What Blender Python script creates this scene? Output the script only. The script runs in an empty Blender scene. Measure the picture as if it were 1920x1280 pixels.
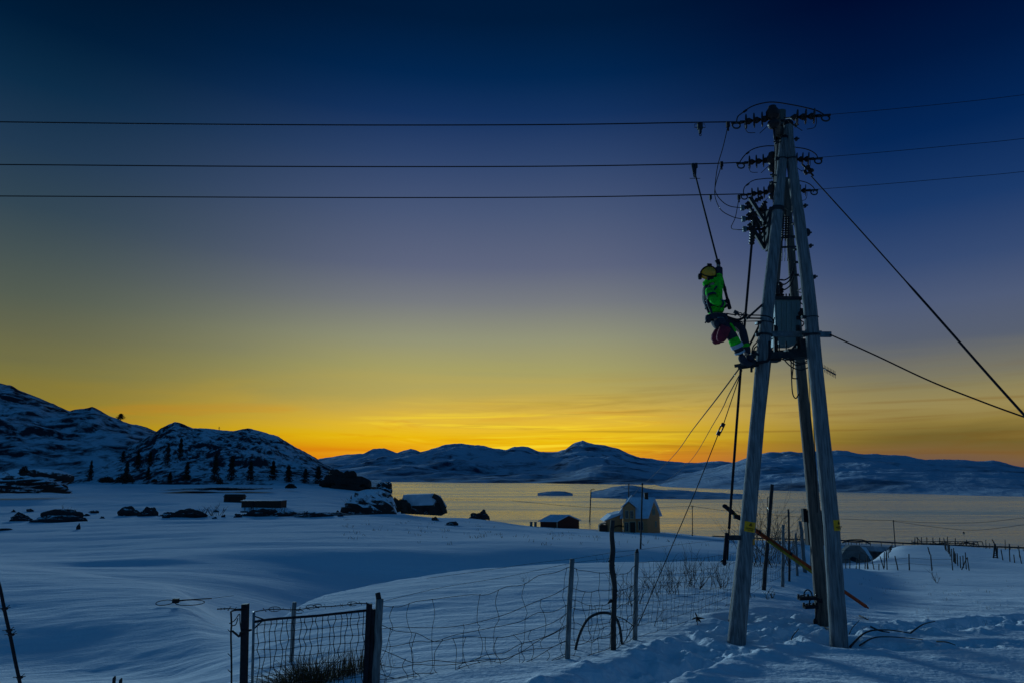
import bpy, math, random
import numpy as np
from mathutils import Vector, Matrix, Quaternion
from mathutils.bvhtree import BVHTree
from math import sin, cos, pi, radians

scn = bpy.context.scene
COL = scn.collection
F = 1280.0; CZ = 20.0
TH = math.atan(245.0/1280.0); CT, ST = cos(TH), sin(TH)

# ------------------------------------------------------------------ camera
cam = bpy.data.cameras.new('camera'); camo = bpy.data.objects.new('camera', cam); COL.objects.link(camo)
cam.sensor_width = 36; cam.lens = 24; cam.clip_start = 0.1; cam.clip_end = 60000
camo.location = (0, 0, CZ); camo.rotation_euler = (pi/2+TH, 0, 0)
scn.camera = camo

def P(px, py, Y):
    """world point seen at photo pixel (px,py) lying Y metres ahead"""
    u = (px-960)/F; v = (640-py)/F
    wy = CT - v*ST; wz = ST + v*CT
    return Vector((u*Y/wy, Y, CZ+wz*Y/wy))

# ------------------------------------------------------------------ sky and sun
def lin(c):
    return tuple(((x/255)/12.92 if x/255 <= .04045 else ((x/255+.055)/1.055)**2.4) for x in c)

world = bpy.data.worlds.new('World'); scn.world = world; world.use_nodes = True
nt = world.node_tree; nt.nodes.clear()
def N(t, **k):
    n = nt.nodes.new(t)
    for a, b in k.items(): setattr(n, a, b)
    return n
def L(a, b): nt.links.new(a, b)
def M(op, a, b=None, c=None, clamp=False):
    n = N('ShaderNodeMath', operation=op); n.use_clamp = clamp
    for i, x in enumerate((a, b, c)):
        if x is None: continue
        if isinstance(x, (int, float)): n.inputs[i].default_value = x
        else: L(x, n.inputs[i])
    return n.outputs[0]
tc = N('ShaderNodeTexCoord'); sep = N('ShaderNodeSeparateXYZ'); L(tc.outputs['Generated'], sep.inputs[0])
dx, dy, dz = sep.outputs
az = M('MULTIPLY', M('ARCTAN2', dx, dy), 180/pi)
el = M('MULTIPLY', M('ARCSINE', dz), 180/pi)
def sm(x, a, b):
    n = N('ShaderNodeMapRange', interpolation_type='SMOOTHSTEP'); L(x, n.inputs[0])
    n.inputs[1].default_value = a; n.inputs[2].default_value = b; n.inputs[3].default_value = 0; n.inputs[4].default_value = 1
    return n.outputs[0]
def noise(sa, se, scale, detail=4, off=0, rough=.55, dist=.9):
    cmb = N('ShaderNodeCombineXYZ'); L(M('MULTIPLY', az, sa), cmb.inputs[0]); L(M('MULTIPLY', el, se), cmb.inputs[1]); cmb.inputs[2].default_value = off
    n = N('ShaderNodeTexNoise'); n.inputs['Scale'].default_value = scale; n.inputs['Detail'].default_value = detail; n.inputs['Roughness'].default_value = rough; n.inputs['Distortion'].default_value = dist
    L(cmb.outputs[0], n.inputs['Vector']); return n.outputs['Fac']
# thin wind-drawn cloud streaks bend the elevation a little and darken low bands
streak = noise(.03, .32, 1.0, 5, 0, .55)
streak2 = noise(.035, .85, 1.0, 6, 7, .62, 1.4)
lowm = M('SUBTRACT', 1, sm(el, 5.0, 13.0))
elw = M('ADD', el, M('MULTIPLY', M('MULTIPLY', M('SUBTRACT', streak, .5), 3.6), lowm))
fac = M('DIVIDE', elw, 48.0, clamp=True)
def ramp(stops):
    n = N('ShaderNodeValToRGB'); cr = n.color_ramp; cr.interpolation = 'CARDINAL' if False else 'LINEAR'
    for i, (e, c) in enumerate(stops):
        if i == 0: s = cr.elements[0]; s.position = e/48
        elif i == 1: s = cr.elements[1]; s.position = e/48
        else: s = cr.elements.new(e/48)
        s.color = (*lin(c), 1)
    L(fac, n.inputs[0]); return n.outputs[0]
C_ = ramp([(0,(222,128,20)),(1.4,(228,155,12)),(2.6,(236,190,14)),(3.8,(232,188,46)),(5.2,(209,176,74)),(6.6,(184,166,88)),(8.5,(166,160,102)),(11,(147,148,120)),(14,(119,123,128)),(17,(94,102,127)),(21.4,(72,87,120)),(25.7,(46,68,108)),(29,(20,50,95)),(32,(2,38,80)),(36,(0,27,60)),(48,(0,18,46))])
L_ = ramp([(0,(185,130,14)),(2.6,(165,130,20)),(4.5,(135,120,48)),(7,(118,114,66)),(9.5,(101,103,76)),(12,(84,93,82)),(15,(68,82,84)),(18,(50,70,84)),(22,(32,57,82)),(26,(12,44,72)),(30,(0,28,56)),(35,(0,17,40)),(48,(0,14,38))])
R_ = ramp([(0,(112,84,72)),(1.2,(124,96,58)),(2.2,(112,96,46)),(3.2,(142,122,62)),(4.4,(152,136,84)),(6,(136,128,92)),(7.6,(112,112,104)),(9.5,(88,96,112)),(12,(78,91,120)),(15,(54,75,115)),(19,(26,57,105)),(24,(4,38,86)),(29,(0,24,64)),(34,(0,11,46)),(48,(0,6,36))])
def mix(f, a, b, bt='MIX'):
    n = N('ShaderNodeMix', data_type='RGBA', blend_type=bt)
    if isinstance(f, (int, float)): n.inputs[0].default_value = f
    else: L(f, n.inputs[0])
    for s, x in ((6, a), (7, b)):
        if isinstance(x, tuple): n.inputs[s].default_value = x
        else: L(x, n.inputs[s])
    return n.outputs[2]
c = mix(M('SUBTRACT', 1, sm(az, -38, -6)), C_, L_)
c = mix(sm(az, 4, 31), c, R_)
# darker grey-gold bands of thin cloud near the horizon
band = M('MULTIPLY', M('MULTIPLY', sm(streak2, .47, .68), sm(az, -12, 10)), M('SUBTRACT', 1, sm(el, 3.5, 9.0)))
c = mix(M('MULTIPLY', band, .42), c, (*lin((120, 84, 30)), 1))
band2 = M('MULTIPLY', sm(noise(.04, .6, 1.0, 5, 21, .6, 1.3), .5, .72), M('SUBTRACT', 1, sm(el, 2.5, 7.0)))
c = mix(M('MULTIPLY', M('MULTIPLY', band2, .6), M('SUBTRACT', 1, sm(az, 4, 22))), c, (*lin((214, 118, 16)), 1))
glow = M('MULTIPLY', M('MULTIPLY', sm(noise(.05, .8, 1.0, 6, 3, .6, 1.5), .48, .68), M('SUBTRACT', 1, sm(el, 3.0, 6.5))), M('SUBTRACT', 1, sm(M('ABSOLUTE', M('SUBTRACT', az, 1)), 6, 20)))
c = mix(M('MULTIPLY', glow, .8), c, (*lin((252, 222, 50)), 1))
# the sky opposite the sunset: plain deep dusk blue, brighter towards the horizon
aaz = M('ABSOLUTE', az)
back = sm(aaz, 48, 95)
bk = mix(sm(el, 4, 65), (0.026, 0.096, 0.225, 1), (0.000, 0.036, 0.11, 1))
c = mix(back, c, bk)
og = M('MULTIPLY', M('SUBTRACT', 1, sm(el, .6, 3.6)), M('MULTIPLY', sm(az, -24, -15), M('SUBTRACT', 1, sm(az, -8, 0))))
c = mix(M('MULTIPLY', og, .55), c, (*lin((226, 128, 14)), 1))
# zenith
c = mix(sm(el, 42, 62), c, (0.000, 0.042, 0.125, 1))
c = mix(sm(el, -6, -1), (0.002, 0.01, 0.03, 1), c)
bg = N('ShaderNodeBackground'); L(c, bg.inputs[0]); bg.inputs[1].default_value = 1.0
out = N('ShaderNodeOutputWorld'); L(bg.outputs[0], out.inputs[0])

sun = bpy.data.lights.new('sun', 'SUN'); suno = bpy.data.objects.new('sun', sun); COL.objects.link(suno)
SAZ, SEL = radians(-24), radians(4.6)
sd = Vector((sin(SAZ)*cos(SEL), cos(SAZ)*cos(SEL), sin(SEL)))
suno.rotation_euler = sd.to_track_quat('Z', 'Y').to_euler()
sun.energy = 3.1; sun.angle = radians(7); sun.color = (0.46, 0.78, 1.0)

vs = scn.view_settings
scn.display_settings.display_device = 'sRGB'
vs.view_transform = 'Standard'; vs.look = 'None'; vs.exposure = 0; vs.gamma = 1; vs.use_curve_mapping = False

# ------------------------------------------------------------------ materials
def mat(name, base, rough=.7, metal=0, spec=.3, var=None, var_scale=4, stretch=(1,1,1), bump=0, bump_scale=20, bump_dist=.02, contrast=(.35,.65), coat=0):
    m = bpy.data.materials.new(name); m.use_nodes = True
    t = m.node_tree; b = t.nodes['Principled BSDF']
    b.inputs['Base Color'].default_value = (*base, 1); b.inputs['Roughness'].default_value = rough
    b.inputs['Metallic'].default_value = metal; b.inputs['Specular IOR Level'].default_value = spec
    tcn = t.nodes.new('ShaderNodeTexCoord'); mp = t.nodes.new('ShaderNodeMapping'); t.links.new(tcn.outputs['Object'], mp.inputs[0]); mp.inputs['Scale'].default_value = stretch
    if var is not None:
        n = t.nodes.new('ShaderNodeTexNoise'); n.inputs['Scale'].default_value = var_scale; n.inputs['Detail'].default_value = 6; n.inputs['Roughness'].default_value = .62
        t.links.new(mp.outputs[0], n.inputs['Vector'])
        mr = t.nodes.new('ShaderNodeMapRange'); t.links.new(n.outputs['Fac'], mr.inputs[0]); mr.inputs[1].default_value = contrast[0]; mr.inputs[2].default_value = contrast[1]
        mx = t.nodes.new('ShaderNodeMix'); mx.data_type = 'RGBA'; t.links.new(mr.outputs[0], mx.inputs[0]); mx.inputs[6].default_value = (*base, 1); mx.inputs[7].default_value = (*var, 1)
        t.links.new(mx.outputs[2], b.inputs['Base Color'])
    if bump:
        n = t.nodes.new('ShaderNodeTexNoise'); n.inputs['Scale'].default_value = bump_scale; n.inputs['Detail'].default_value = 5
        t.links.new(mp.outputs[0], n.inputs['Vector'])
        bp = t.nodes.new('ShaderNodeBump'); bp.inputs['Strength'].default_value = bump; bp.inputs['Distance'].default_value = bump_dist
        t.links.new(n.outputs['Fac'], bp.inputs['Height']); t.links.new(bp.outputs[0], b.inputs['Normal'])
    return m

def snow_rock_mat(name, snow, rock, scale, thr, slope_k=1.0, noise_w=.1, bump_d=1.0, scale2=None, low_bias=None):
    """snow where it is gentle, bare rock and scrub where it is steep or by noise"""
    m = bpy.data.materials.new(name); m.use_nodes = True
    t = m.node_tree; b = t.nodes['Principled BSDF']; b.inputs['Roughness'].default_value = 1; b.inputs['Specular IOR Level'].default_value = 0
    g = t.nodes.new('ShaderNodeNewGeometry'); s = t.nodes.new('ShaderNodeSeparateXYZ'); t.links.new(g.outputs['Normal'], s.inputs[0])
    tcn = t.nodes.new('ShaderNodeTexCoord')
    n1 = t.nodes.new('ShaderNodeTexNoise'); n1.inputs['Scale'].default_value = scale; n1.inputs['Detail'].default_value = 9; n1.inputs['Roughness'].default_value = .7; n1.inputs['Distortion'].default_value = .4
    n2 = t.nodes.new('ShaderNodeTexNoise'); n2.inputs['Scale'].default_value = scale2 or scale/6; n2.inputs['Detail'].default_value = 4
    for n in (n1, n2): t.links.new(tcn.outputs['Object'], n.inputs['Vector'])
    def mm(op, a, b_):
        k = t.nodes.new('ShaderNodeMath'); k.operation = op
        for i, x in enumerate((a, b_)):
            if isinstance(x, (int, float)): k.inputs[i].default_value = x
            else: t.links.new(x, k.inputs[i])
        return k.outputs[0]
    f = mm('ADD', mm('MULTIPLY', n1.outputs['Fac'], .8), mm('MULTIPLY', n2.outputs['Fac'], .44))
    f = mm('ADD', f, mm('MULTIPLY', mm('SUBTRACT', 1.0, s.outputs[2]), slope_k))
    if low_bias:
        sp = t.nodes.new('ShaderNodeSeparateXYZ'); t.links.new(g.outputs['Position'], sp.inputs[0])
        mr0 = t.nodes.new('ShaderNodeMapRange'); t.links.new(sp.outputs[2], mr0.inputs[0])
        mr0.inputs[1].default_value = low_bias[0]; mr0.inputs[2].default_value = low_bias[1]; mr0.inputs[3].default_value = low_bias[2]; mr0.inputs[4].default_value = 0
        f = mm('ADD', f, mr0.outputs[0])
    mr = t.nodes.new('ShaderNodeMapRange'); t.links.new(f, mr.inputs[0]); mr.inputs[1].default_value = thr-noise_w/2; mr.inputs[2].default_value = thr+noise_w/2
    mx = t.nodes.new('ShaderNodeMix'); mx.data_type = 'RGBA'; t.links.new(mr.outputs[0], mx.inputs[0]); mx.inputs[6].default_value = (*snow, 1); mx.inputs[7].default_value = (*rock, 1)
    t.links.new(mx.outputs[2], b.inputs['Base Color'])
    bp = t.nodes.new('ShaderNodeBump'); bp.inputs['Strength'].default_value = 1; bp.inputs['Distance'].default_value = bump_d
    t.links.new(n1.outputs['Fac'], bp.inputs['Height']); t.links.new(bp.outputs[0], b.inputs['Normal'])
    return m

SNOWC = (.80, .83, .88)
MT = {}
MT['wood_pole'] = mat('weathered_pole_wood', (.27,.285,.29), .85, spec=.1, var=(.085,.09,.095), var_scale=3.0, stretch=(14,14,.9), bump=.8, bump_scale=4, bump_dist=.02, contrast=(.36,.68))
MT['wood_dark'] = mat('old_rear_pole_wood', (.19,.14,.11), .8, var=(.06,.05,.045), var_scale=3, stretch=(9,9,.8), bump=.8, bump_scale=4, bump_dist=.02)
MT['post_grey'] = mat('grey_fence_post_wood', (.22,.23,.23), .8, var=(.09,.09,.09), var_scale=5, stretch=(6,6,1), bump=.7, bump_scale=10, bump_dist=.01)
MT['post_dark'] = mat('dark_fence_post_wood', (.05,.045,.045), .85, var=(.02,.02,.02), var_scale=8, bump=.8, bump_scale=14, bump_dist=.015)
MT['metal'] = mat('dark_galvanised_steel', (.04,.048,.052), .7, metal=.1, spec=.2, var=(.02,.025,.03), var_scale=12)
MT['steel'] = mat('grey_galvanised_steel', (.18,.22,.24), .5, metal=.5, var=(.08,.1,.11), var_scale=10)
MT['black'] = mat('black_rubber', (.012,.013,.016), .8, spec=.12, var=(.025,.025,.03), var_scale=20)
MT['wire'] = mat('rusty_wire', (.02,.02,.024), .85, spec=.1, var=(.04,.03,.028), var_scale=5)
MT['ceramic'] = mat('brown_glazed_insulator', (.022,.016,.016), .5, spec=.3, var=(.035,.02,.018), var_scale=10)
MT['tank'] = mat('transformer_green_paint', (.20,.27,.27), .6, var=(.15,.21,.22), var_scale=3, stretch=(5,5,.8), bump=.3, bump_scale=10)
MT['green'] = mat('hi_vis_green_cloth', (.02,.85,.03), .9, spec=.1, var=(.015,.38,.03), var_scale=6, stretch=(1,1,1.8), bump=1, bump_scale=9, bump_dist=.06, contrast=(.42,.66))  # darker green noise stands in for shade in the folds
MT['navy'] = mat('navy_work_cloth', (.02,.025,.04), .85, var=(.035,.04,.055), var_scale=10, bump=.8, bump_scale=12, bump_dist=.02)
MT['reflect'] = mat('silver_reflective_tape', (.5,.55,.6), .4, var=(.35,.4,.45), var_scale=12)
MT['yellow'] = mat('yellow_helmet_shell', (1.0,.40,.01), .35, spec=.5, var=(.8,.3,.01), var_scale=9)
MT['signyellow'] = mat('yellow_sign_enamel', (1.0,.44,.004), .4, var=(.85,.36,.004), var_scale=14)
MT['skin'] = mat('skin', (.5,.3,.22), .6, var=(.45,.25,.18), var_scale=20)
MT['bag'] = mat('dark_red_bucket_cloth', (.30,.02,.045), .8, var=(.16,.015,.03), var_scale=9, bump=.5, bump_scale=14)
MT['orange'] = mat('orange_fibreglass', (.42,.07,.02), .7, spec=.1, var=(.22,.04,.02), var_scale=6, stretch=(1,1,1))
MT['stick_yellow'] = mat('yellow_fibreglass', (.35,.27,.03), .7, spec=.1, var=(.2,.16,.03), var_scale=6)
MT['orangetag'] = mat('orange_tag', (.75,.28,.02), .5, var=(.6,.2,.02), var_scale=14)
MT['house'] = mat('ochre_board_wall', (.62,.24,.095), .8, var=(.5,.19,.075), var_scale=1.2, stretch=(1,1,8), bump=.4, bump_scale=3)
MT['white'] = mat('white_trim_paint', (.5,.42,.3), .6, var=(.4,.34,.25), var_scale=3)
MT['red'] = mat('red_board_wall', (.12,.024,.014), .8, var=(.07,.018,.01), var_scale=2, stretch=(8,8,1))
MT['brown'] = mat('brown_board_wall', (.07,.035,.022), .85, var=(.04,.022,.016), var_scale=2, stretch=(5,5,1))
MT['glass'] = mat('dark_window_glass', (.01,.012,.015), .08, spec=.6, var=(.02,.022,.03), var_scale=2)
MT['roofsnow'] = mat('roof_snow', (.62,.72,.82), .7, var=(.42,.52,.6), var_scale=.5, bump=.3, bump_scale=2)
MT['concrete'] = mat('grey_concrete', (.16,.17,.17), .85, var=(.09,.1,.1), var_scale=.7, bump=.4, bump_scale=3)
MT['asphalt'] = mat('snowy_asphalt', (.25,.27,.3), .8, var=(.6,.62,.66), var_scale=.4, stretch=(1,3,1))
MT['twig'] = mat('bare_twig_bark', (.05,.035,.03), .85, var=(.03,.022,.02), var_scale=20)
MT['grass'] = mat('dry_grass', (.14,.085,.03), .8, var=(.07,.05,.02), var_scale=20)
MT['needle'] = mat('dark_needles', (.012,.02,.016), .8, var=(.03,.04,.03), var_scale=1)
MT['scrub'] = mat('dark_scrub_leaves', (.02,.018,.016), .85, var=(.045,.035,.028), var_scale=1)
MT['boulder'] = snow_rock_mat('boulder_with_snow', SNOWC, (.05,.045,.045), 1.2, .65, .75, .12, .3)
MT['knoll'] = snow_rock_mat('knoll_snow', SNOWC, (.05,.042,.04), .35, .80, .3, .1, .6)
MT['antenna'] = mat('thin_antenna_metal', (.1,.1,.11), .5, metal=.5, var=(.06,.06,.07), var_scale=9)

# ------------------------------------------------------------------ object helpers
def thing(name, label, cat, loc=(0,0,0), group=None):
    o = bpy.data.objects.new(name, None); COL.objects.link(o); o.location = loc; o.empty_display_size = .3
    o['label'] = label; o['category'] = cat
    if group: o['group'] = group
    return o
def tag(o, label, cat, group=None, kind=None):
    if label: o['label'] = label
    if cat: o['category'] = cat
    if group: o['group'] = group
    if kind: o['kind'] = kind
    return o
def wloc(o):
    v = Vector((0,0,0))
    while o is not None: v += o.location; o = o.parent
    return v

def catmull(pts, n=8, closed=False):
    pts = [Vector(p) for p in pts]
    if len(pts) < 3: return pts
    out_ = []
    k = len(pts)
    for i in range(k-1):
        p0 = pts[max(i-1,0)]; p1 = pts[i]; p2 = pts[i+1]; p3 = pts[min(i+2,k-1)]
        for j in range(n):
            t = j/n
            out_.append(.5*((2*p1)+(-p0+p2)*t+(2*p0-5*p1+4*p2-p3)*t*t+(-p0+3*p1-3*p2+p3)*t**3))
    out_.append(pts[-1])
    return out_

class MB:
    def __init__(s): s.v = []; s.f = []; s.smooth = []
    def add(s, vs_, fs_, sm=False):
        o = len(s.v); s.v.extend([tuple(v) for v in vs_]); s.f.extend([tuple(i+o for i in f) for f in fs_]); s.smooth.extend([sm]*len(fs_)); return s
    def tube(s, pts, r, seg=6, cap=True, sm=True):
        pts = [Vector(p) for p in pts]; n = len(pts)
        rr = r if isinstance(r, (list, tuple)) else [r]*n
        if len(rr) != n: rr = [rr[0]+(rr[-1]-rr[0])*i/(n-1) for i in range(n)]
        vs_ = []; up = None
        for i, p in enumerate(pts):
            d = (pts[min(i+1,n-1)]-pts[max(i-1,0)])
            if d.length < 1e-9: d = Vector((0,0,1))
            d.normalize()
            if up is None:
                up = d.orthogonal().normalized()
            else:
                up = (up - d*up.dot(d))
                if up.length < 1e-6: up = d.orthogonal()
                up.normalize()
            w = d.cross(up)
            for k in range(seg):
                a = 2*pi*k/seg
                vs_.append(p+(up*cos(a)+w*sin(a))*rr[i])
        fs_ = []
        for i in range(n-1):
            for k in range(seg):
                a = i*seg+k; b = i*seg+(k+1)%seg
                fs_.append((a, b, b+seg, a+seg))
        if cap:
            fs_.append(tuple(range(seg))[::-1]); fs_.append(tuple((n-1)*seg+k for k in range(seg)))
        return s.add(vs_, fs_, sm)
    def box(s, c, size, rot=None):
        hx, hy, hz = [q/2 for q in size]
        vs_ = [Vector((x,y,z)) for z in (-hz,hz) for y in (-hy,hy) for x in (-hx,hx)]
        if rot is not None: vs_ = [rot @ v for v in vs_]
        c = Vector(c)
        return s.add([v+c for v in vs_], [(0,2,3,1),(4,5,7,6),(0,1,5,4),(2,6,7,3),(0,4,6,2),(1,3,7,5)])
    def bar(s, a, b, w, h, up=(0,0,1)):
        """rectangular bar from a to b, width w, height h"""
        a = Vector(a); b = Vector(b); d = (b-a); ln = d.length; d.normalize()
        u = Vector(up); side = d.cross(u)
        if side.length < 1e-4: side = d.cross(Vector((0,1,0)))
        side.normalize(); u = side.cross(d).normalized()
        R = Matrix((d, side, u)).transposed()
        return s.box((a+b)/2, (ln, w, h), R)
    def lathe(s, a, b, prof, seg=16):
        """profile [(t along a->b in metres, r)]"""
        a = Vector(a); d = (Vector(b)-a).normalized(); up = d.orthogonal().normalized(); w = d.cross(up)
        vs_ = []; n = len(prof)
        for t, r in prof:
            for k in range(seg):
                q = 2*pi*k/seg; vs_.append(a+d*t+(up*cos(q)+w*sin(q))*max(r, 1e-4))
        fs_ = [(i*seg+k, i*seg+(k+1)%seg, (i+1)*seg+(k+1)%seg, (i+1)*seg+k) for i in range(n-1) for k in range(seg)]
        fs_.append(tuple(range(seg))[::-1]); fs_.append(tuple((n-1)*seg+k for k in range(seg)))
        return s.add(vs_, fs_, True)
    def ell(s, c, r, rot=None, nu=14, nv=9):
        c = Vector(c); vs_ = []; fs_ = []
        for j in range(nv+1):
            ph = pi*j/nv
            for i in range(nu):
                t = 2*pi*i/nu
                v = Vector((r[0]*max(sin(ph),1e-3)*cos(t), r[1]*max(sin(ph),1e-3)*sin(t), r[2]*cos(ph)))
                if rot is not None: v = rot @ v
                vs_.append(v+c)
        for j in range(nv):
            for i in range(nu):
                fs_.append((j*nu+i, (j+1)*nu+i, (j+1)*nu+(i+1)%nu, j*nu+(i+1)%nu))
        return s.add(vs_, fs_, True)
    def prism(s, poly, ext):
        """polygon (3D points) extruded by vector ext"""
        n = len(poly); poly = [Vector(p) for p in poly]; ext = Vector(ext)
        vs_ = poly+[p+ext for p in poly]
        fs_ = [tuple(range(n))[::-1], tuple(range(n, 2*n))]+[(i, (i+1)%n, (i+1)%n+n, i+n) for i in range(n)]
        return s.add(vs_, fs_)
    def build(s, name, m, parent=None):
        off = wloc(parent) if parent is not None else Vector((0,0,0))
        if parent is None and s.v:
            xs = [v[0] for v in s.v]; ys = [v[1] for v in s.v]; zs = [v[2] for v in s.v]
            off = Vector(((min(xs)+max(xs))/2, (min(ys)+max(ys))/2, min(zs)))
        me = bpy.data.meshes.new(name)
        me.from_pydata([(v[0]-off[0], v[1]-off[1], v[2]-off[2]) for v in s.v], [], s.f)
        me.polygons.foreach_set('use_smooth', s.smooth); me.update()
        me.materials.append(m)
        o = bpy.data.objects.new(name, me); COL.objects.link(o)
        if parent is None: o.location = off
        else: o.parent = parent
        return o

def copy_tree(o, parent=None):
    q = o.copy(); COL.objects.link(q); q.parent = parent
    for ch in list(o.children): copy_tree(ch, q)
    return q
# ------------------------------------------------------------------ terrain
def _hash(ix, iy, seed):
    h = (ix.astype(np.int64)*374761393 + iy.astype(np.int64)*668265263 + seed*2147483647) & 0xffffffff
    h = ((h ^ (h >> 13))*1274126177) & 0xffffffff
    return ((h ^ (h >> 16)) & 0xffff)/65535.0
def vnoise(x, y, seed=0):
    ix = np.floor(x); iy = np.floor(y); fx = x-ix; fy = y-iy
    u = fx*fx*fx*(fx*(fx*6-15)+10); v = fy*fy*fy*(fy*(fy*6-15)+10)
    a = _hash(ix, iy, seed); b = _hash(ix+1, iy, seed); c_ = _hash(ix, iy+1, seed); d = _hash(ix+1, iy+1, seed)
    return (a+(b-a)*u)*(1-v)+(c_+(d-c_)*u)*v - .5
def fbm(x, y, o=4, seed=0, g=.5):
    s = 0; a = 1
    for i in range(o):
        s = s+a*vnoise(x+i*13.7, y-i*7.3, seed+i); x = x*2.03; y = y*2.03; a *= g
    return s

def drop_py(drop, Y):
    zr = -drop/Y; v = (zr*CT-ST)/(CT+zr*ST); return 640-v*F
# each row is a contour across the view: (px, distance, drop below the camera)
ROWS = [
 [(-700,1.5,1.62),(2700,1.5,1.62)],
 [(-700,15,4.7),(0,14,4.35),(300,12,3.75),(450,10.3,3.2),(620,8.7,2.88),(860,8.1,2.52),(1100,8,2.48),(1380,8.2,2.52),(1600,8.5,2.58),(1920,9,2.72),(2700,9.5,2.8)],
 [(-700,18,5.2),(0,17,4.75),(300,14.5,4.2),(450,12.2,3.5),(620,11,2.98),(860,10.8,2.72),(1100,10.9,2.68),(1380,10.9,2.66),(1600,10.9,2.74),(1920,11.6,2.85),(2700,13,3)],
 [(-700,27,5.0),(0,24,4.5),(300,20.5,4.2),(420,14.5,3.85),(500,15,3.55),(560,17.5,3.42),(620,20,3.58),(740,22,3.52),(860,24,3.51),(1100,25.5,3.39),(1380,26,3.42),(1510,28,3.85),(1690,45,6.6),(1920,45,6.75),(2700,45,7.2)],
 [(-700,35,5.1),(0,31,4.5),(300,27,4.5),(420,19,4.4),(500,19.5,4.65),(560,22,5.25),(620,25,5.6),(740,27,5.6),(860,28.5,5.5),(1100,30,5.4),(1380,31,5.6),(1510,34,5.0),(1690,52,7.7),(1920,52,7.9),(2700,52,8.4)],
 [(-700,50,7.4),(0,46,6.4),(300,41,6.5),(450,39,7.1),(620,40,8.3),(860,43,9.0),(1100,45,9.3),(1380,45,9.3),(1510,46,7.6),(1600,54,8.2),(1690,60,8.6),(1920,60,8.8),(2700,60,9.5)],
 [(-700,64,8.9),(0,62,7.8),(300,60,7.0),(620,60,6.55),(860,61,6.5),(1100,62,6.75),(1380,62,7.5),(1500,66,8.6),(1600,76,10.3),(1700,78,9.9),(1920,80,10.4),(2700,80,11)],
 [(-700,105,10.6),(0,100,9.0),(300,100,8.2),(620,100,7.9),(860,97,8.5),(1100,97,9.0),(1380,96,9.9),(1500,96,11.2),(1570,104,14.0),(1625,104,14.0),(1660,106,12.3),(1700,108,11.6),(1780,110,11.9),(1920,110,12.5),(2700,112,13)],
 [(-700,155,12),(0,150,10.4),(300,158,10.1),(450,160,10.2),(620,152,10.2),(750,150,9.9),(860,150,10.2),(920,150,10.7),(1000,150,11.9),(1060,150,12.3),(1190,150,13.2),(1300,147,13.9),(1400,142,14.4),(1500,140,15.2),(1570,140,20.3),(1630,140,20.3),(1700,142,17),(1920,142,17.5),(2700,142,18)],
 [(-700,240,13.5),(0,240,12.3),(300,240,11.9),(450,240,12.1),(600,240,12.6),(700,235,13.8),(760,225,14.9),(810,210,16.6),(860,195,20.4),(1000,176,20.7),(1300,173,20.9),(1500,172,21.2),(2700,172,21.5)],
 [(-700,450,14.5),(0,450,13.6),(300,450,12.6),(560,445,13.2),(640,430,15.6),(720,400,19.4),(760,390,20.6),(900,300,21.8),(2700,300,22)],
 [(-700,820,15),(0,820,13.6),(300,820,12.6),(560,800,13.2),(640,790,15.5),(700,780,18.6),(745,770,20.8),(900,600,22),(2700,500,22.5)],
 [(-700,4500,23),(2700,4500,23)],
]
def _true(Y, D):
    v = (640-(885+F*D/Y))/F; return -(ST+v*CT)/(CT-v*ST)*Y
ROWS = [ROWS[0]]+[[(p, Y, D if D > 20 else _true(Y, D)) for p, Y, D in r] for r in ROWS[1:]]
AG = np.linspace(-1.35, 1.35, 900)
RY = []; RZ = []
for row in ROWS:
    pxs = np.array([r[0] for r in row], float)
    Yc = np.array([r[1] for r in row], float); Dc = np.array([r[2] for r in row], float)
    a_nodes = []
    for p, Y, D in row:
        v = (640-drop_py(D, Y))/F; a_nodes.append(((p-960)/F)/(CT-v*ST))
    a_nodes = np.array(a_nodes)
    def hermite(xq, x, y):
        d = np.diff(y)/np.diff(x); m = np.zeros_like(y)
        if len(y) > 2:
            m[1:-1] = np.where(d[:-1]*d[1:] > 0, 2*d[:-1]*d[1:]/(d[:-1]+d[1:]+1e-12), 0)
        m[0] = d[0]; m[-1] = d[-1]
        xq = np.clip(xq, x[0], x[-1]); i = np.clip(np.searchsorted(x, xq)-1, 0, len(x)-2)
        h = x[i+1]-x[i]; t = (xq-x[i])/h
        return (2*t**3-3*t**2+1)*y[i]+(t**3-2*t**2+t)*h*m[i]+(-2*t**3+3*t**2)*y[i+1]+(t**3-t**2)*h*m[i+1]
    RY.append(hermite(AG, a_nodes, Yc)); RZ.append(CZ-hermite(AG, a_nodes, Dc))
RY = np.array(RY); RZ = np.array(RZ); K = len(ROWS)
_k = np.hanning(35); _k /= _k.sum()
for _i in range(1, 6):
    RY[_i] = np.convolve(np.pad(RY[_i], 17, 'edge'), _k, 'valid'); RZ[_i] = np.convolve(np.pad(RZ[_i], 17, 'edge'), _k, 'valid')
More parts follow.
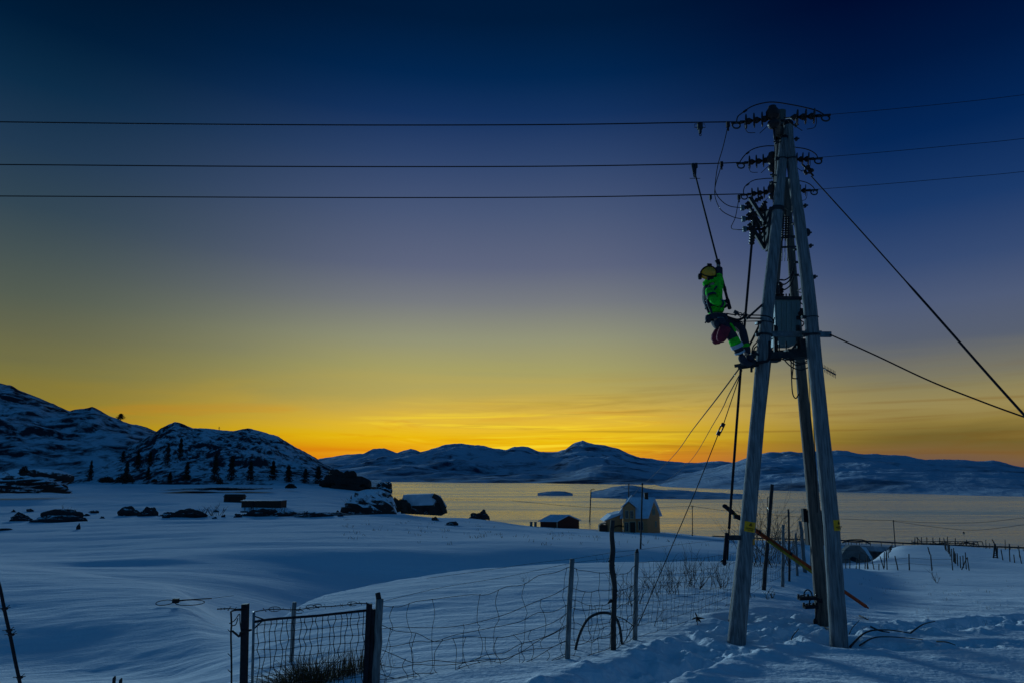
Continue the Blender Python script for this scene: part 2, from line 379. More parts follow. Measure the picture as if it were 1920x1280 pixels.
# slopes for monotone interpolation in log distance
LY = np.log(RY+3)
def base_h(x, y):
    a = np.clip(x/np.maximum(y, .8), -1.34, 1.34)
    i = (a-AG[0])/(AG[1]-AG[0]); i0 = np.clip(np.floor(i).astype(int), 0, len(AG)-2); f = i-i0
    ly = LY[:, i0]*(1-f)+LY[:, i0+1]*f; zz = RZ[:, i0]*(1-f)+RZ[:, i0+1]*f
    q = np.clip(np.log(np.maximum(y, -2.5)+3), ly[0], ly[-1])
    d = np.diff(zz, axis=0)/np.diff(ly, axis=0)
    m = np.zeros_like(zz)
    m[1:-1] = np.where(d[:-1]*d[1:] > 0, 2*d[:-1]*d[1:]/(d[:-1]+d[1:]-1e-12), 0)
    m[0] = d[0]; m[-1] = d[-1]
    k = np.clip((q[None] >= ly).sum(0)-1, 0, K-2); ar = np.arange(len(q))
    y0 = ly[k, ar]; h = ly[k+1, ar]-y0; t = (q-y0)/h
    return (2*t**3-3*t**2+1)*zz[k, ar]+(t**3-2*t**2+t)*h*m[k, ar]+(-2*t**3+3*t**2)*zz[k+1, ar]+(t**3-t**2)*h*m[k+1, ar]

def seg_dist(x, y, pts):
    d = np.full_like(x, 1e9)
    for (x0, y0), (x1, y1) in zip(pts[:-1], pts[1:]):
        vx, vy = x1-x0, y1-y0; t = np.clip(((x-x0)*vx+(y-y0)*vy)/(vx*vx+vy*vy), 0, 1)
        d = np.minimum(d, np.hypot(x-x0-t*vx, y-y0-t*vy))
    return d
def xy(px, py, Y):
    p = P(px, py, Y); return (p.x, p.y)
TRK1 = [xy(1120,1290,7.9), xy(1230,1250,8.9), xy(1320,1215,10.0), xy(1430,1180,11.2), xy(1500,1150,12.2), xy(1560,1160,12.0)]
TRK2 = [xy(1440,1150,12.6), xy(1480,1130,13.5), xy(1420,1150,12.4), xy(1330,1185,11.0)]
TRK3 = [xy(1560,1160,12.4), xy(1650,1155,12.8), xy(1760,1145,13.0), xy(1850,1125,13.8), xy(1960,1105,14.8), xy(2150,1100,15)]
TRK4 = [xy(1590,1215,10.6), xy(1750,1205,11.0), xy(1880,1195,11.3), xy(2050,1180,11.6)]
STEPS = [xy(1250+34*i, 1262-13*i+(5 if i%2 else -5), 8.9+.28*i) for i in range(9)]
def H(x, y, fine=True):
    x = np.atleast_1d(np.asarray(x, float)); y = np.atleast_1d(np.asarray(y, float))
    z = base_h(x, y)
    yy = np.maximum(y, 1)
    # wind-packed drifts, long across the view
    w1 = np.clip((yy-6)/14, 0, 1)
    left = np.clip((.25-x/yy)/.6, 0, 1)*np.clip((yy-34)/16, 0, 1)+np.clip((-.30-x/yy)/.3, 0, 1)*.7*(1-np.clip((yy-34)/16, 0, 1))
    z += fbm((x*.05+y*.03)+3, y*.16, 3, 5)*(.11+.30*left)*w1*np.clip(1.6-yy/140, .25, 1)
    z += fbm(x*.14+y*.1, y*.4, 3, 11)*.055*w1
    far = np.clip((yy-80)/80, 0, 1)
    landm = np.clip((z-.8)/2, 0, 1)
    z += fbm(x*.03, y*.05, 4, 21)*1.1*far*landm
    if fine:
        near = np.clip((40-yy)/18, 0, 1)
        z += fbm(x*.9, y*1.6, 3, 31)*.03*near+fbm(x*.6+y*.3, y*1.6, 4, 35)*.018*np.clip((70-yy)/40, 0, 1)
        m = np.exp(-(seg_dist(x, y, TRK1)/.42)**4)
        m2 = np.exp(-(seg_dist(x, y, TRK2)/.5)**4); m3 = np.exp(-(seg_dist(x, y, TRK3)/.40)**4); m4 = np.exp(-(seg_dist(x, y, TRK4)/.32)**4)
        mm_ = np.maximum.reduce([m, m2, m3, m4*.6])
        z += -.13*mm_ + mm_*(fbm(x*1.9, y*1.9, 3, 41, .5)*.22+fbm(x*6, y*6, 3, 43, .5)*.11)
        edge = np.exp(-((seg_dist(x, y, TRK1)-.62)/.22)**2)+np.exp(-((seg_dist(x, y, TRK3)-.6)/.22)**2)
        z += edge*(.04+.10*np.clip(fbm(x*3.5, y*3.5, 3, 51), 0, 1))
        for sx, sy in STEPS:
            q = np.hypot((x-sx)/.16, (y-sy)/.24); z += -.13*np.exp(-q**4)
        # rims around the pole feet
        for c0 in (P(1388,1195,10.8), P(1574,1205,10.8), P(1540,1162,12.8), P(1384,1160,12.8)):
            q = np.hypot(x-c0[0], y-c0[1]); w = np.exp(-(q/.55)**2); z = z*(1-w)+(c0[2]-.02)*w-.07*np.exp(-(q/.24)**2)+.05*np.exp(-((q-.5)/.18)**2)
        # small lumps
        z += np.clip(vnoise(x*1.7, y*1.7, 61)-.25, 0, 1)*.12*np.clip((24-yy)/6, 0, 1)*np.clip((x/yy+.1)*4, 0, 1)
    return z
def hz(x, y): return float(H([x], [y])[0])
def hit(px, py, y0=6.0, y1=900.0):
    """where the photo ray meets the ground"""
    Y = np.geomspace(y0, y1, 2500); u = (px-960)/F; v = (640-py)/F; wy = CT-v*ST; wz = ST+v*CT
    z = CZ+wz/wy*Y; g = H(u/wy*Y, Y); k = np.nonzero(z <= g)[0]
    Yh = float(Y[k[0]]) if len(k) else float(y1)
    return P(px, py, Yh)
def gpt(px, Y):
    """ground point under photo column px at distance Y"""
    z = CZ-.15*Y
    for _ in range(5):
        py = drop_py(CZ-z, Y); p = P(px, py, Y); z = hz(p.x, Y)
    return Vector((p.x, Y, z))

def grid_mesh(name, X, Y, Z, m, smooth=True):
    r, c_ = X.shape
    me = bpy.data.meshes.new(name)
    co = np.stack([X, Y, Z], -1).reshape(-1, 3).astype(np.float32)
    idx = np.arange(r*c_).reshape(r, c_)
    q = np.stack([idx[:-1, :-1], idx[:-1, 1:], idx[1:, 1:], idx[1:, :-1]], -1).reshape(-1, 4)
    me.vertices.add(len(co)); me.vertices.foreach_set('co', co.ravel())
    me.loops.add(q.size); me.loops.foreach_set('vertex_index', q.ravel().astype(np.int32))
    me.polygons.add(len(q)); me.polygons.foreach_set('loop_start', (np.arange(len(q))*4).astype(np.int32)); me.polygons.foreach_set('loop_total', np.full(len(q), 4, np.int32))
    me.polygons.foreach_set('use_smooth', np.full(len(q), smooth))
    me.update(calc_edges=True); me.materials.append(m)
    o = bpy.data.objects.new(name, me); COL.objects.link(o)
    return o

# snow sheet, a fan that widens away from the camera
snow_m = bpy.data.materials.new('snow'); snow_m.use_nodes = True
t = snow_m.node_tree; b = t.nodes['Principled BSDF']; b.inputs['Roughness'].default_value = 1.0; b.inputs['Specular IOR Level'].default_value = .0
tcn = t.nodes.new('ShaderNodeTexCoord')
mpn = t.nodes.new('ShaderNodeMapping'); mpn.inputs['Scale'].default_value = (.04, .12, .1); t.links.new(tcn.outputs['Object'], mpn.inputs[0])
na = t.nodes.new('ShaderNodeTexNoise'); na.inputs['Scale'].default_value = 1; na.inputs['Detail'].default_value = 6; t.links.new(mpn.outputs[0], na.inputs['Vector'])
mx = t.nodes.new('ShaderNodeMix'); mx.data_type = 'RGBA'; t.links.new(na.outputs['Fac'], mx.inputs[0]); mx.inputs[6].default_value = (.74,.78,.86,1); mx.inputs[7].default_value = (.84,.86,.88,1)
t.links.new(mx.outputs[2], b.inputs['Base Color'])
nb = t.nodes.new('ShaderNodeTexNoise'); nb.inputs['Scale'].default_value = 14; nb.inputs['Detail'].default_value = 6; t.links.new(tcn.outputs['Object'], nb.inputs['Vector'])
mp2 = t.nodes.new('ShaderNodeMapping'); mp2.inputs['Scale'].default_value = (.5, 2.2, 1); t.links.new(tcn.outputs['Object'], mp2.inputs[0])
nc = t.nodes.new('ShaderNodeTexNoise'); nc.inputs['Scale'].default_value = 1; nc.inputs['Detail'].default_value = 7; t.links.new(mp2.outputs[0], nc.inputs['Vector'])
b1 = t.nodes.new('ShaderNodeBump'); b1.inputs['Strength'].default_value = .9; b1.inputs['Distance'].default_value = .026; t.links.new(nb.outputs['Fac'], b1.inputs['Height'])
b2 = t.nodes.new('ShaderNodeBump'); b2.inputs['Strength'].default_value = 1; b2.inputs['Distance'].default_value = .07; t.links.new(nc.outputs['Fac'], b2.inputs['Height']); t.links.new(b1.outputs[0], b2.inputs['Normal'])
t.links.new(b2.outputs[0], b.inputs['Normal'])

bx = np.concatenate([np.linspace(-1.5, -.62, 60, endpoint=False), np.linspace(-.62, -.05, 260, endpoint=False), np.linspace(-.05, .62, 560, endpoint=False), np.linspace(.62, 1.5, 60)])
Yr = [-6.0, -4, -2, 0, 1, 2, 3, 4, 5, 6]
while Yr[-1] < 16: Yr.append(Yr[-1]+.05)
while Yr[-1] < 4400: Yr.append(Yr[-1]*1.0105)
Yr = np.array(Yr)
GX = bx[None, :]*(Yr[:, None]+7.0); GY = np.repeat(Yr[:, None], len(bx), 1)
GZ = np.empty_like(GX)
for i0 in range(0, len(Yr), 60):
    GZ[i0:i0+60] = H(GX[i0:i0+60].ravel(), GY[i0:i0+60].ravel()).reshape(GX[i0:i0+60].shape)
ground = grid_mesh('snow_ground', GX, GY, GZ, snow_m); tag(ground, None, None, kind='structure')

# sea
sea_m = bpy.data.materials.new('sea_water'); sea_m.use_nodes = True
t = sea_m.node_tree; b = t.nodes['Principled BSDF']; b.inputs['Metallic'].default_value = .45; b.inputs['Base Color'].default_value = (.64,.68,.50,1); b.inputs['Roughness'].default_value = .22; b.inputs['IOR'].default_value = 2.4
tcn = t.nodes.new('ShaderNodeTexCoord')
hsum = None
prev = None
for sc_, dist_ in (((.5, .9, 1), .22), ((.08, .2, 1), .5), ((.008, .04, 1), 1.2)):
    mp = t.nodes.new('ShaderNodeMapping'); mp.inputs['Scale'].default_value = sc_; t.links.new(tcn.outputs['Object'], mp.inputs[0])
    n = t.nodes.new('ShaderNodeTexNoise'); n.inputs['Scale'].default_value = 1; n.inputs['Detail'].default_value = 5; t.links.new(mp.outputs[0], n.inputs['Vector'])
    bp = t.nodes.new('ShaderNodeBump'); bp.inputs['Strength'].default_value = 1; bp.inputs['Distance'].default_value = dist_; t.links.new(n.outputs['Fac'], bp.inputs['Height'])
    if prev is not None: t.links.new(prev, bp.inputs['Normal'])
    prev = bp.outputs[0]
t.links.new(prev, b.inputs['Normal'])
mp = t.nodes.new('ShaderNodeMapping'); mp.inputs['Scale'].default_value = (.003, .016, 1); t.links.new(tcn.outputs['Object'], mp.inputs[0])
n = t.nodes.new('ShaderNodeTexNoise'); n.inputs['Scale'].default_value = 1; n.inputs['Detail'].default_value = 7; n.inputs['Roughness'].default_value = .65; t.links.new(mp.outputs[0], n.inputs['Vector'])
mr = t.nodes.new('ShaderNodeMapRange'); t.links.new(n.outputs['Fac'], mr.inputs[0]); mr.inputs[1].default_value = .35; mr.inputs[2].default_value = .65; mr.inputs[3].default_value = .10; mr.inputs[4].default_value = .36
t.links.new(mr.outputs[0], b.inputs['Roughness'])
sx = np.linspace(-25000, 25000, 11); sy = np.linspace(100, 40000, 11)
SX, SY = np.meshgrid(sx, sy); sea = grid_mesh('sea', SX, SY, np.zeros_like(SX), sea_m); tag(sea, None, None, kind='structure')

# hills: crest outline gets its own distance, the near face runs down to the shore
def interp(px, pts): return np.interp(px, [p[0] for p in pts], [p[1] for p in pts])
BV = {}
def hill(name, sil, crest, shore, z0, m, seed, nu=420, nv=90, amp=.10, fr=.012, power=1.0, back=1.5, rough=1.2):
    px = np.linspace(sil[0][0], sil[-1][0], nu)
    py = np.array(interp(px, sil)) + fbm(px*.05, px*0+seed, 4, seed)*rough*2
    Dc = np.array(interp(px, crest)); Ds = np.array(interp(px, shore))
    v = (640-py)/F; wy = CT-v*ST; wz = ST+v*CT; zc = CZ+wz/wy*Dc; a = ((px-960)/F)/(CT-v*ST)
    Zb = z0
    kz = np.hanning(61); kz /= kz.sum(); zs_ = np.convolve(np.pad(zc, 30, 'edge'), kz, 'valid'); zc0 = zc
    vv = np.concatenate([[-.03], np.linspace(0, 1, nv), np.linspace(1.03, back, 14)])
    X = []; Y = []; Z = []
    for q in vv:
        D = Ds+(Dc-Ds)*q
        if q <= 1:
            sh = np.sign(q)*abs(q)**power
            wq = np.clip((q-.45)/.55, 0, 1)**2; zc = zs_*(1-wq)+zc0*wq
            z = Zb+(zc-Zb)*sh
            env = max(q, 0)**.6*(1-max(q, 0))**.55*2
            xx = a*D
            n_ = fbm(xx*fr, D*fr, 6, seed, .55)
            rg = .5-np.abs(fbm(xx*fr*.7+5, D*fr*.7, 4, seed+9, .5))*2
            z = z + env*(n_*amp+rg*amp*.45)*(zc-Zb)
            lim = CZ+(zc0-CZ)*D/Dc   # never above the crest line of sight
            z = np.where(q < .999, np.minimum(z, lim-(1-q)*.02*np.abs(zc)), z)
        else:
            z = zc0-(q-1)/(back-1)*(zc0-Zb)*1.05
        X.append(a*D); Y.append(D); Z.append(z)
    o = grid_mesh(name, np.array(X), np.array(Y), np.array(Z), m); tag(o, None, None, kind='structure')
    dg = [v_.co.copy() for v_ in o.data.vertices]
    BV[name+str(seed)] = BVHTree.FromPolygons(dg, [tuple(p.vertices) for p in o.data.polygons])
    return o
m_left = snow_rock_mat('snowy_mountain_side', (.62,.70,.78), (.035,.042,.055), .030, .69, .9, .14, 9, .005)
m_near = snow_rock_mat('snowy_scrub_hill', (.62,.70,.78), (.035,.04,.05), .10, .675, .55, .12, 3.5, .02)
m_far = snow_rock_mat('far_snow_range', (.52,.62,.74), (.04,.06,.10), .009, .745, 1.3, .16, 34, .0022, (0, 60, .09))  # snow tone lowered for mixed scrub and to imitate unlit faces, likewise below
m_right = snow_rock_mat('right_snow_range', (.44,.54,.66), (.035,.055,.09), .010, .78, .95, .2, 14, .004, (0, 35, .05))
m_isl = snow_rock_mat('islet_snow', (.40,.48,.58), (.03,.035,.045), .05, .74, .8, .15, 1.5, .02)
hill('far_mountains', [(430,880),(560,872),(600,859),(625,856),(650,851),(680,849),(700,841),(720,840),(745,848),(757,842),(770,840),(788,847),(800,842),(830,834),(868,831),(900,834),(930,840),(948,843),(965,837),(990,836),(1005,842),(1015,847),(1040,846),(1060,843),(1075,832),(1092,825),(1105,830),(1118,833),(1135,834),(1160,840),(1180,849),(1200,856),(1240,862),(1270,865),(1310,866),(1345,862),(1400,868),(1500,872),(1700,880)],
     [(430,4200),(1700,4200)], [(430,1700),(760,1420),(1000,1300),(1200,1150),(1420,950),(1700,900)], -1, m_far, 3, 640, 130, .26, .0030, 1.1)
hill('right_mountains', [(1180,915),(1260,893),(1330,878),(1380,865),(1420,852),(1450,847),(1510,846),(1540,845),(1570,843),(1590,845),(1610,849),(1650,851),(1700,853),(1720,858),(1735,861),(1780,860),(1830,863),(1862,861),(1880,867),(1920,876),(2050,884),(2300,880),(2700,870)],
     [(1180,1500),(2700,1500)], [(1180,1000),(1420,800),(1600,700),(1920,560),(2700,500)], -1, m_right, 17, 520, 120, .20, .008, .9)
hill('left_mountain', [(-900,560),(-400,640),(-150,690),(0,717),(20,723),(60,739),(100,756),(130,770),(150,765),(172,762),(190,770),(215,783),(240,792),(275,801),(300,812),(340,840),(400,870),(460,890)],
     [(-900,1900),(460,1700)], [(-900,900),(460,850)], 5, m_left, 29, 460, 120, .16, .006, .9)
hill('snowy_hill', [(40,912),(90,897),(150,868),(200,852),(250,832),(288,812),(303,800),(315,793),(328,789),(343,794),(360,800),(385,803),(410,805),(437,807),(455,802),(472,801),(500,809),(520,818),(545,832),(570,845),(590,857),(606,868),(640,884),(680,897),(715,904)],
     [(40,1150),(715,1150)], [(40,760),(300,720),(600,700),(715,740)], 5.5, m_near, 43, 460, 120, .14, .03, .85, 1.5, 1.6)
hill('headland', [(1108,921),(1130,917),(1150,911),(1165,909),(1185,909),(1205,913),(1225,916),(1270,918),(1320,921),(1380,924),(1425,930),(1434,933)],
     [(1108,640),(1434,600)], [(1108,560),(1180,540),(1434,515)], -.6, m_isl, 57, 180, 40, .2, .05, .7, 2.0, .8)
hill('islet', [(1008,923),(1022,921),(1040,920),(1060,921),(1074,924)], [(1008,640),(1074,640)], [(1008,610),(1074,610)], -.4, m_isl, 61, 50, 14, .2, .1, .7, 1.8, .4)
# ------------------------------------------------------------------ the timber pylon
rnd = random.Random(7)
def hw(px, w): return w
def pxr(p, w):
    """radius in metres of something w photo pixels wide at point p"""
    d = p.y*CT+(p.z-CZ)*ST
    return w*d/F/2
def pts(l, Y=None):
    return [P(q[0], q[1], q[2] if len(q) > 2 else Y) for q in l]

pyl = thing('power_pylon', 'tall four-legged weathered timber power pylon with transformer and insulators', 'power pylon', P(1480,1190,11.5))
def leg(path, Y, m, dip=.4):
    """path: (px, py, width px) from foot to top"""
    ax_ = [P(x, y, Y) for x, y, w in path]; d = (ax_[1]-ax_[0]).normalized()
    cc = catmull(ax_, 5); n = len(cc); ww = np.interp(np.linspace(0, len(path)-1, n), range(len(path)), [w for _, _, w in path])
    pp = [ax_[0]-d*dip]; rr = [pxr(ax_[0], path[0][2]*1.02)]
    for p, w in zip(cc, ww): pp.append(p+Vector((rnd.uniform(-1,1), rnd.uniform(-1,1), 0))*.003); rr.append(pxr(p, w)+rnd.uniform(-.002,.002))
    mb = MB(); mb.tube(pp, rr, 24); o = mb.build('leg', m, pyl)
    return o, cc, cc[-1]
fl, fla, flt = leg([(1382,1193,33),(1395,1060,30),(1405,953,28),(1428,700,25),(1441,560,22.5),(1456,422,20),(1464,330,17.5),(1471,262,17)],10.8,MT['wood_pole'])
fr, fra, frt = leg([(1573,1206,32),(1565,1080,30.5),(1556,953,29),(1530,700,26),(1517,560,24),(1501,432,21),(1486,320,18.5),(1479,262,17.5),(1478,234,17)],10.8,MT['wood_pole'])
rr_, rra, rrt = leg([(1542,1162,25),(1526,953,23),(1502,700,19),(1490,560,16),(1481,440,14),(1473,335,13)],12.8,MT['wood_dark'])
rl_, rla, rlt = leg([(1379,1160,25),(1403,953,23),(1433,700,20),(1450,560,17),(1461,440,14),(1469,335,13)],12.8,MT['wood_dark'])
def _row(p):
    d = p.y*CT+(p.z-CZ)*ST; return 640-F*((p.z-CZ)*CT-p.y*ST)/d
def on(a, b, py):
    """point on the axis at photo row py"""
    if isinstance(a, list):
        for p, q in zip(a[:-1], a[1:]):
            if _row(p) >= py >= _row(q): return on(p, q, py)
        return a[-1].copy()
    lo, hi = 0., 1.
    for _ in range(40):
        m_ = (lo+hi)/2; p = a.lerp(b, m_)
        if _row(p) > py: lo = m_
        else: hi = m_
    return a.lerp(b, lo)
# iron caps and straps
mb = MB()
mb.lathe(flt-Vector((0,0,.02)), flt+Vector((.0,0,1)), [(0,.078),(.05,.08),(.09,.05),(.10,0)])
mb.build('pole_cap', MT['black'], pyl)
mb = MB(); mb.lathe(frt-Vector((0,0,.02)), frt+Vector((.0,0,1)), [(0,.082),(.05,.085),(.10,.05),(.11,0)]); mb.build('pole_cap', MT['black'], pyl)
def strap(a, b, py, r, h=.05):
    p = on(a, b, py); d = (on(a, b, py-20)-p).normalized(); mb = MB(); mb.lathe(p, p+d, [(0,r),(.002,r+.008),(h,r+.008),(h+.002,r)], 20)
    mb.box(p+Vector((-r-.02,-.02,h/2)), (.06,.05,.05)); return mb.build('strap', MT['metal'], pyl)
strap(fla, flt, 396, .094, .07); strap(fra, frt, 300, .086, .02); strap(fla, flt, 300, .082, .02)
strap(fla, flt, 630, .108, .035); strap(fra, frt, 630, .113, .035)
strap(fra, frt, 596, .110, .012); strap(fla, flt, 606, .106, .012)
# shackle bolts sticking out of the right leg
for py in (236, 262, 387, 438, 462, 520):
    mb = MB(); p = on(fra, frt, py); q = p+Vector((.07,-.02,0)); mb.tube([q, q+Vector((.10,0,.01))], .014, 6); mb.box(q+Vector((.05,0,-.0)), (.03,.05,.06)); mb.build('bolt', MT['metal'], pyl)
for py in (246, 258, 268, 330, 344):
    mb = MB(); p = on(fla, flt, py); q = p-Vector((.07,.02,0)); mb.tube([q, q-Vector((.12,0,-.01))], .013, 6); mb.box(q-Vector((.08,0,.0)), (.03,.05,.05)); mb.build('bolt', MT['metal'], pyl)
mb = MB(); p = on(fra, frt, 436)+Vector((.11,0,0)); mb.ell(p, (.05,.05,.07)); mb.build('shackle', MT['metal'], pyl)

# crossarm runs back along the ray, wooden with steel plate
ca, cb = P(1458,222,10.4), P(1456,362,13.4)
mb = MB(); mb.bar(ca, cb, .09, .12); mb.build('crossarm', MT['wood_dark'], pyl)
# short king post at the near end of the crossarm
mb = MB(); k0 = P(1461,345,11.05); mb.tube([k0, P(1465,208,10.95)], [.085,.075], 16); mb.build('king_post', MT['wood_dark'], pyl)
mb = MB()
for py in (232, 240): p = P(1464,py,10.97); mb.lathe(p, p+Vector((0,0,1)), [(0,.078),(.002,.092),(.035,.092),(.037,.078)], 18)
mb.build('strap', MT['metal'], pyl)

def disc_string(a, b, n, name='insulator_string', R=.125):
    """cap-and-pin string from inner end a to outer end b"""
    a = Vector(a); b = Vector(b); Ltot = (b-a).length; hook = .10; un = (Ltot-hook-.09)/n
    prof = [(0,.012),(hook,.014)]
    for i in range(n):
        s0 = hook+i*un
        prof += [(s0,.02),(s0+un*.15,.032),(s0+un*.45,.056),(s0+un*.72,.05),(s0+un*.78,R*.97),(s0+un*.82,R),(s0+un*.88,R*.97),(s0+un*.91,.03),(s0+un,.018)]
    prof += [(Ltot-.09,.022),(Ltot-.02,.03),(Ltot,.012)]
    mb = MB(); mb.lathe(a, b, prof, 18); o = mb.build(name, MT['ceramic'], pyl)
    d = (b-a).normalized(); m2 = MB(); c_ = b+d*.05-Vector((0,0,.05))
    m2.tube([c_+Vector((cos(q)*.065*(1 if d.x > 0 else 1),0,sin(q)*.05)) for q in np.linspace(0, 2*pi, 15)], .014, 6)
    m2.tube([b, b+d*.06+Vector((0,0,.0)), b+d*.13], .02, 6)
    hk = m2.build('dead_end_clamp', MT['metal'], o)
    # arcing horns
    m3 = MB()
    m3.tube(catmull([b-d*.08, b-d*.09-Vector((0,0,.12)), b-d*.13-Vector((0,0,.2)), b-d*.24-Vector((0,0,.22))], 5), .006, 5)
    m3.tube(catmull([a+d*.05, a+d*.08-Vector((0,0,.08)), a+d*.26-Vector((0,0,.24))], 5), .006, 5)
    m3.build('arcing_horn', MT['wire'], o)
    return o
YN, YM, YF = 10.3, 11.8, 13.2
disc_string(P(1454,221,YN), P(1386,230,YN+.24), 3); disc_string(P(1470,222,YN), P(1541,217,YN-.26), 3)
disc_string(P(1453,299,YM), P(1394,306,YM+.24), 3); disc_string(P(1474,300,YM), P(1528,298,YM-.22), 3)
disc_string(P(1452,359,YF), P(1400,365,YF+.24), 3); disc_string(P(1474,359,YF), P(1521,357,YF-.2), 3)
def pin_ins(px, py, Y, s=1.0):
    p = P(px, py, Y); mb = MB()
    mb.lathe(p, p+Vector((0,0,1)), [(0,.03*s),(.02*s,.08*s),(.07*s,.10*s),(.12*s,.095*s),(.15*s,.055*s),(.17*s,.06*s),(.20*s,.10*s),(.25*s,.115*s),(.32*s,.11*s),(.38*s,.07*s),(.41*s,.065*s),(.43*s,.03*s)], 18)
    mb.tube([p, p-Vector((0,0,.2))], .018, 8)
    return mb.build('pin_insulator', MT['ceramic'], pyl)
pin_ins(1451,241,YN,.95); pin_ins(1450,322,YM-.1,.9); pin_ins(1450,374,YF-.1,.85)
# a bundle of fuses and bushings on the rear right leg, seen between the front legs
for i, py in enumerate(range(396, 540, 24)):
    mb = MB(); x = 1487+i*1.4; p = P(x, py, 12.3); mb.box(p, (.06,.05,.035)); mb.tube([p, p+Vector((-.14,0,.05))], .008, 5)
    mb.tube([p+Vector((.02,0,0)), p+Vector((.07,0,-.04))], .008, 5); mb.build('cable_clamp', MT['metal'], pyl)
for k in range(3):
    mb = MB(); x = 1467+k*5.2
    p = P(x, 452, 12.2); q = P(x+1.5, 392, 12.3)
    mb.lathe(p, q, [(0,.012)]+[(.05+.05*j+dd, rr2) for j in range(10) for dd, rr2 in ((0,.014),(.012,.036),(.03,.014))], 10)
    mb.tube([p, P(x-1, 490, 12.2)], .007, 5); mb.build('surge_arrester', MT['ceramic'], pyl)
mb = MB()
for py in (446, 464): mb.bar(P(1462,py,12.2), P(1492,py-1,12.3), .04, .03)
mb.build('bracket', MT['metal'], pyl)

# load-break switch carried on the left of the pylon
sw = MB()
def B_(a, b, w=.05, h=.05): sw.bar(P(*a), P(*b), w, h)
B_((1406,372,11.2),(1441,428,11.2)); B_((1408,372,12.0),(1442,428,12.0))
B_((1412,430,11.2),(1434,467,11.2),.05,.06); B_((1404,386,11.2),(1428,424,11.2),.04,.04)
B_((1406,372,11.2),(1408,372,12.0)); B_((1420,395,11.2),(1422,395,12.0)); B_((1434,418,11.2),(1435,418,12.0))
B_((1412,392,11.2),(1412,432,11.2),.03,.03); B_((1412,430,11.2),(1441,430,11.4),.03,.04); B_((1413,404,11.2),(1436,466,11.4),.03,.03)
B_((1434,388,11.3),(1434,465,11.3),.06,.06); B_((1430,458,11.2),(1446,458,11.2)); B_((1430,440,11.2),(1446,440,11.2)); B_((1430,420,11.2),(1448,420,11.2)); B_((1436,396,11.2),(1452,396,11.2),.06,.05)
B_((1442,396,11.1),(1440,470,11.1),.12,.06)
swo = sw.build('switch_frame', MT['metal'], pyl)
rs = random.Random(3)
for (x, y) in ((1402,390),(1404,411),(1406,430)):
    mb = MB(); a = P(x+8, y-3, 11.2); q = P(x-7, y, 11.2)
    mb.lathe(a, q, [(0,.02),(.02,.03),(.04,.05),(.06,.025),(.08,.05),(.1,.025),(.12,.04),(.14,.015)], 12)
    mb.build('switch_insulator', MT['ceramic'], swo)
    mb = MB(); mb.box(P(x-10, y, 11.2), (.06,.05,.09)); mb.build('terminal_clamp', MT['steel'], swo)
    for dx_, dy_, r_ in ((0,-9,.9),(4,9,-.8),(16,-16,1.2),(22,4,-.9),(15,12,.7),(26,-4,1.9)):
        mb = MB(); a = P(x+dx_+4, y+dy_, 11.2+rs.uniform(0,.6)); d = Vector((cos(r_+2.4), .1, sin(r_+2.4)))
        mb.lathe(a-d*.09, a+d*.1, [(0,.016),(.02,.045),(.05,.022),(.07,.05),(.1,.024),(.12,.046),(.16,.018),(.18,.012)], 10)
        mb.build('post_insulator', MT['ceramic'], swo)
# the operating rod and hand lever
mb = MB(); ra, rb = P(1411,440,11.1), P(1367,990,10.7)
mb.tube([ra, P(1389,690,10.9), rb], .021, 8); mb.tube([rb, P(1364,1048,10.7)], .012, 6)
ro = mb.build('operating_rod', MT['black'], pyl)
mb = MB(); a = P(1411,431,11.1); b_ = P(1409,462,11.1)
mb.lathe(a, b_, [(0,.03)]+[(.02+.05*j+dd, r2) for j in range(5) for dd, r2 in ((0,.032),(.012,.048),(.034,.048),(.046,.032))], 12)
mb.build('rod_insulator', MT['ceramic'], ro)
mb = MB(); a = P(1364,1007,10.7); mb.bar(a, P(1386,1007,10.75), .08, .07); mb.build('lever_bracket', MT['metal'], pyl)
mb = MB(); mb.tube([P(1363,998,10.68), P(1358,1054,10.66)], .03, 8); mb.tube([P(1358,1047,10.6), P(1351,1053,10.6)], .01, 5); mb.ell(P(1358,1054,10.66), (.035,.035,.04)); mb.tube([P(1366,1010,10.7), P(1364,1049,10.7)], .012, 6); mb.build('hand_lever', MT['black'], pyl)

# transformer
tr = MB(); TY = 11.6
c0 = P(1452,561,TY); c1 = P(1502,561,TY); c2 = P(1501,630,TY); c3 = P(1455,630,TY)
tr.prism([c0, c1, c2, c3], (0,.46,0))
tr.prism([P(1457,630,TY+.03), P(1498,630,TY+.03), P(1494,645,TY+.03), P(1460,645,TY+.03)], (0,.38,0))
tro = tr.build('transformer_tank', MT['tank'], pyl)
mb = MB()
for i in range(5):
    x = 1458+i*9.4; mb.bar(P(x,566,TY-.012), P(x,626,TY-.012), .012, .02, up=(1,0,0))
mb.build('cooling_rib', MT['tank'], tro)
mb = MB(); mb.prism([P(1450,555,TY-.05), P(1504,556,TY-.05), P(1504,561,TY-.05), P(1450,561,TY-.05)], (0,.56,0)); mb.build('lid', MT['metal'], tro)
mb = MB()
for x in (1474,1480,1486): mb.tube([P(x,557,TY+.2), P(x,551,TY+.2)], .012, 6)
mb.build('lid_bolt', MT['metal'], tro)
for k, x in enumerate((1458,1464.5)):
    mb = MB(); a = P(x,555,TY+.1+.12*k); mb.lathe(a, a+Vector((0,0,1)), [(0,.05),(.02,.06),(.04,.03),(.08,.055),(.10,.03),(.13,.055),(.15,.03),(.18,.05),(.20,.025),(.235,.035),(.26,.012)], 14)
    mb.build('bushing', MT['ceramic'], tro)
mb = MB()
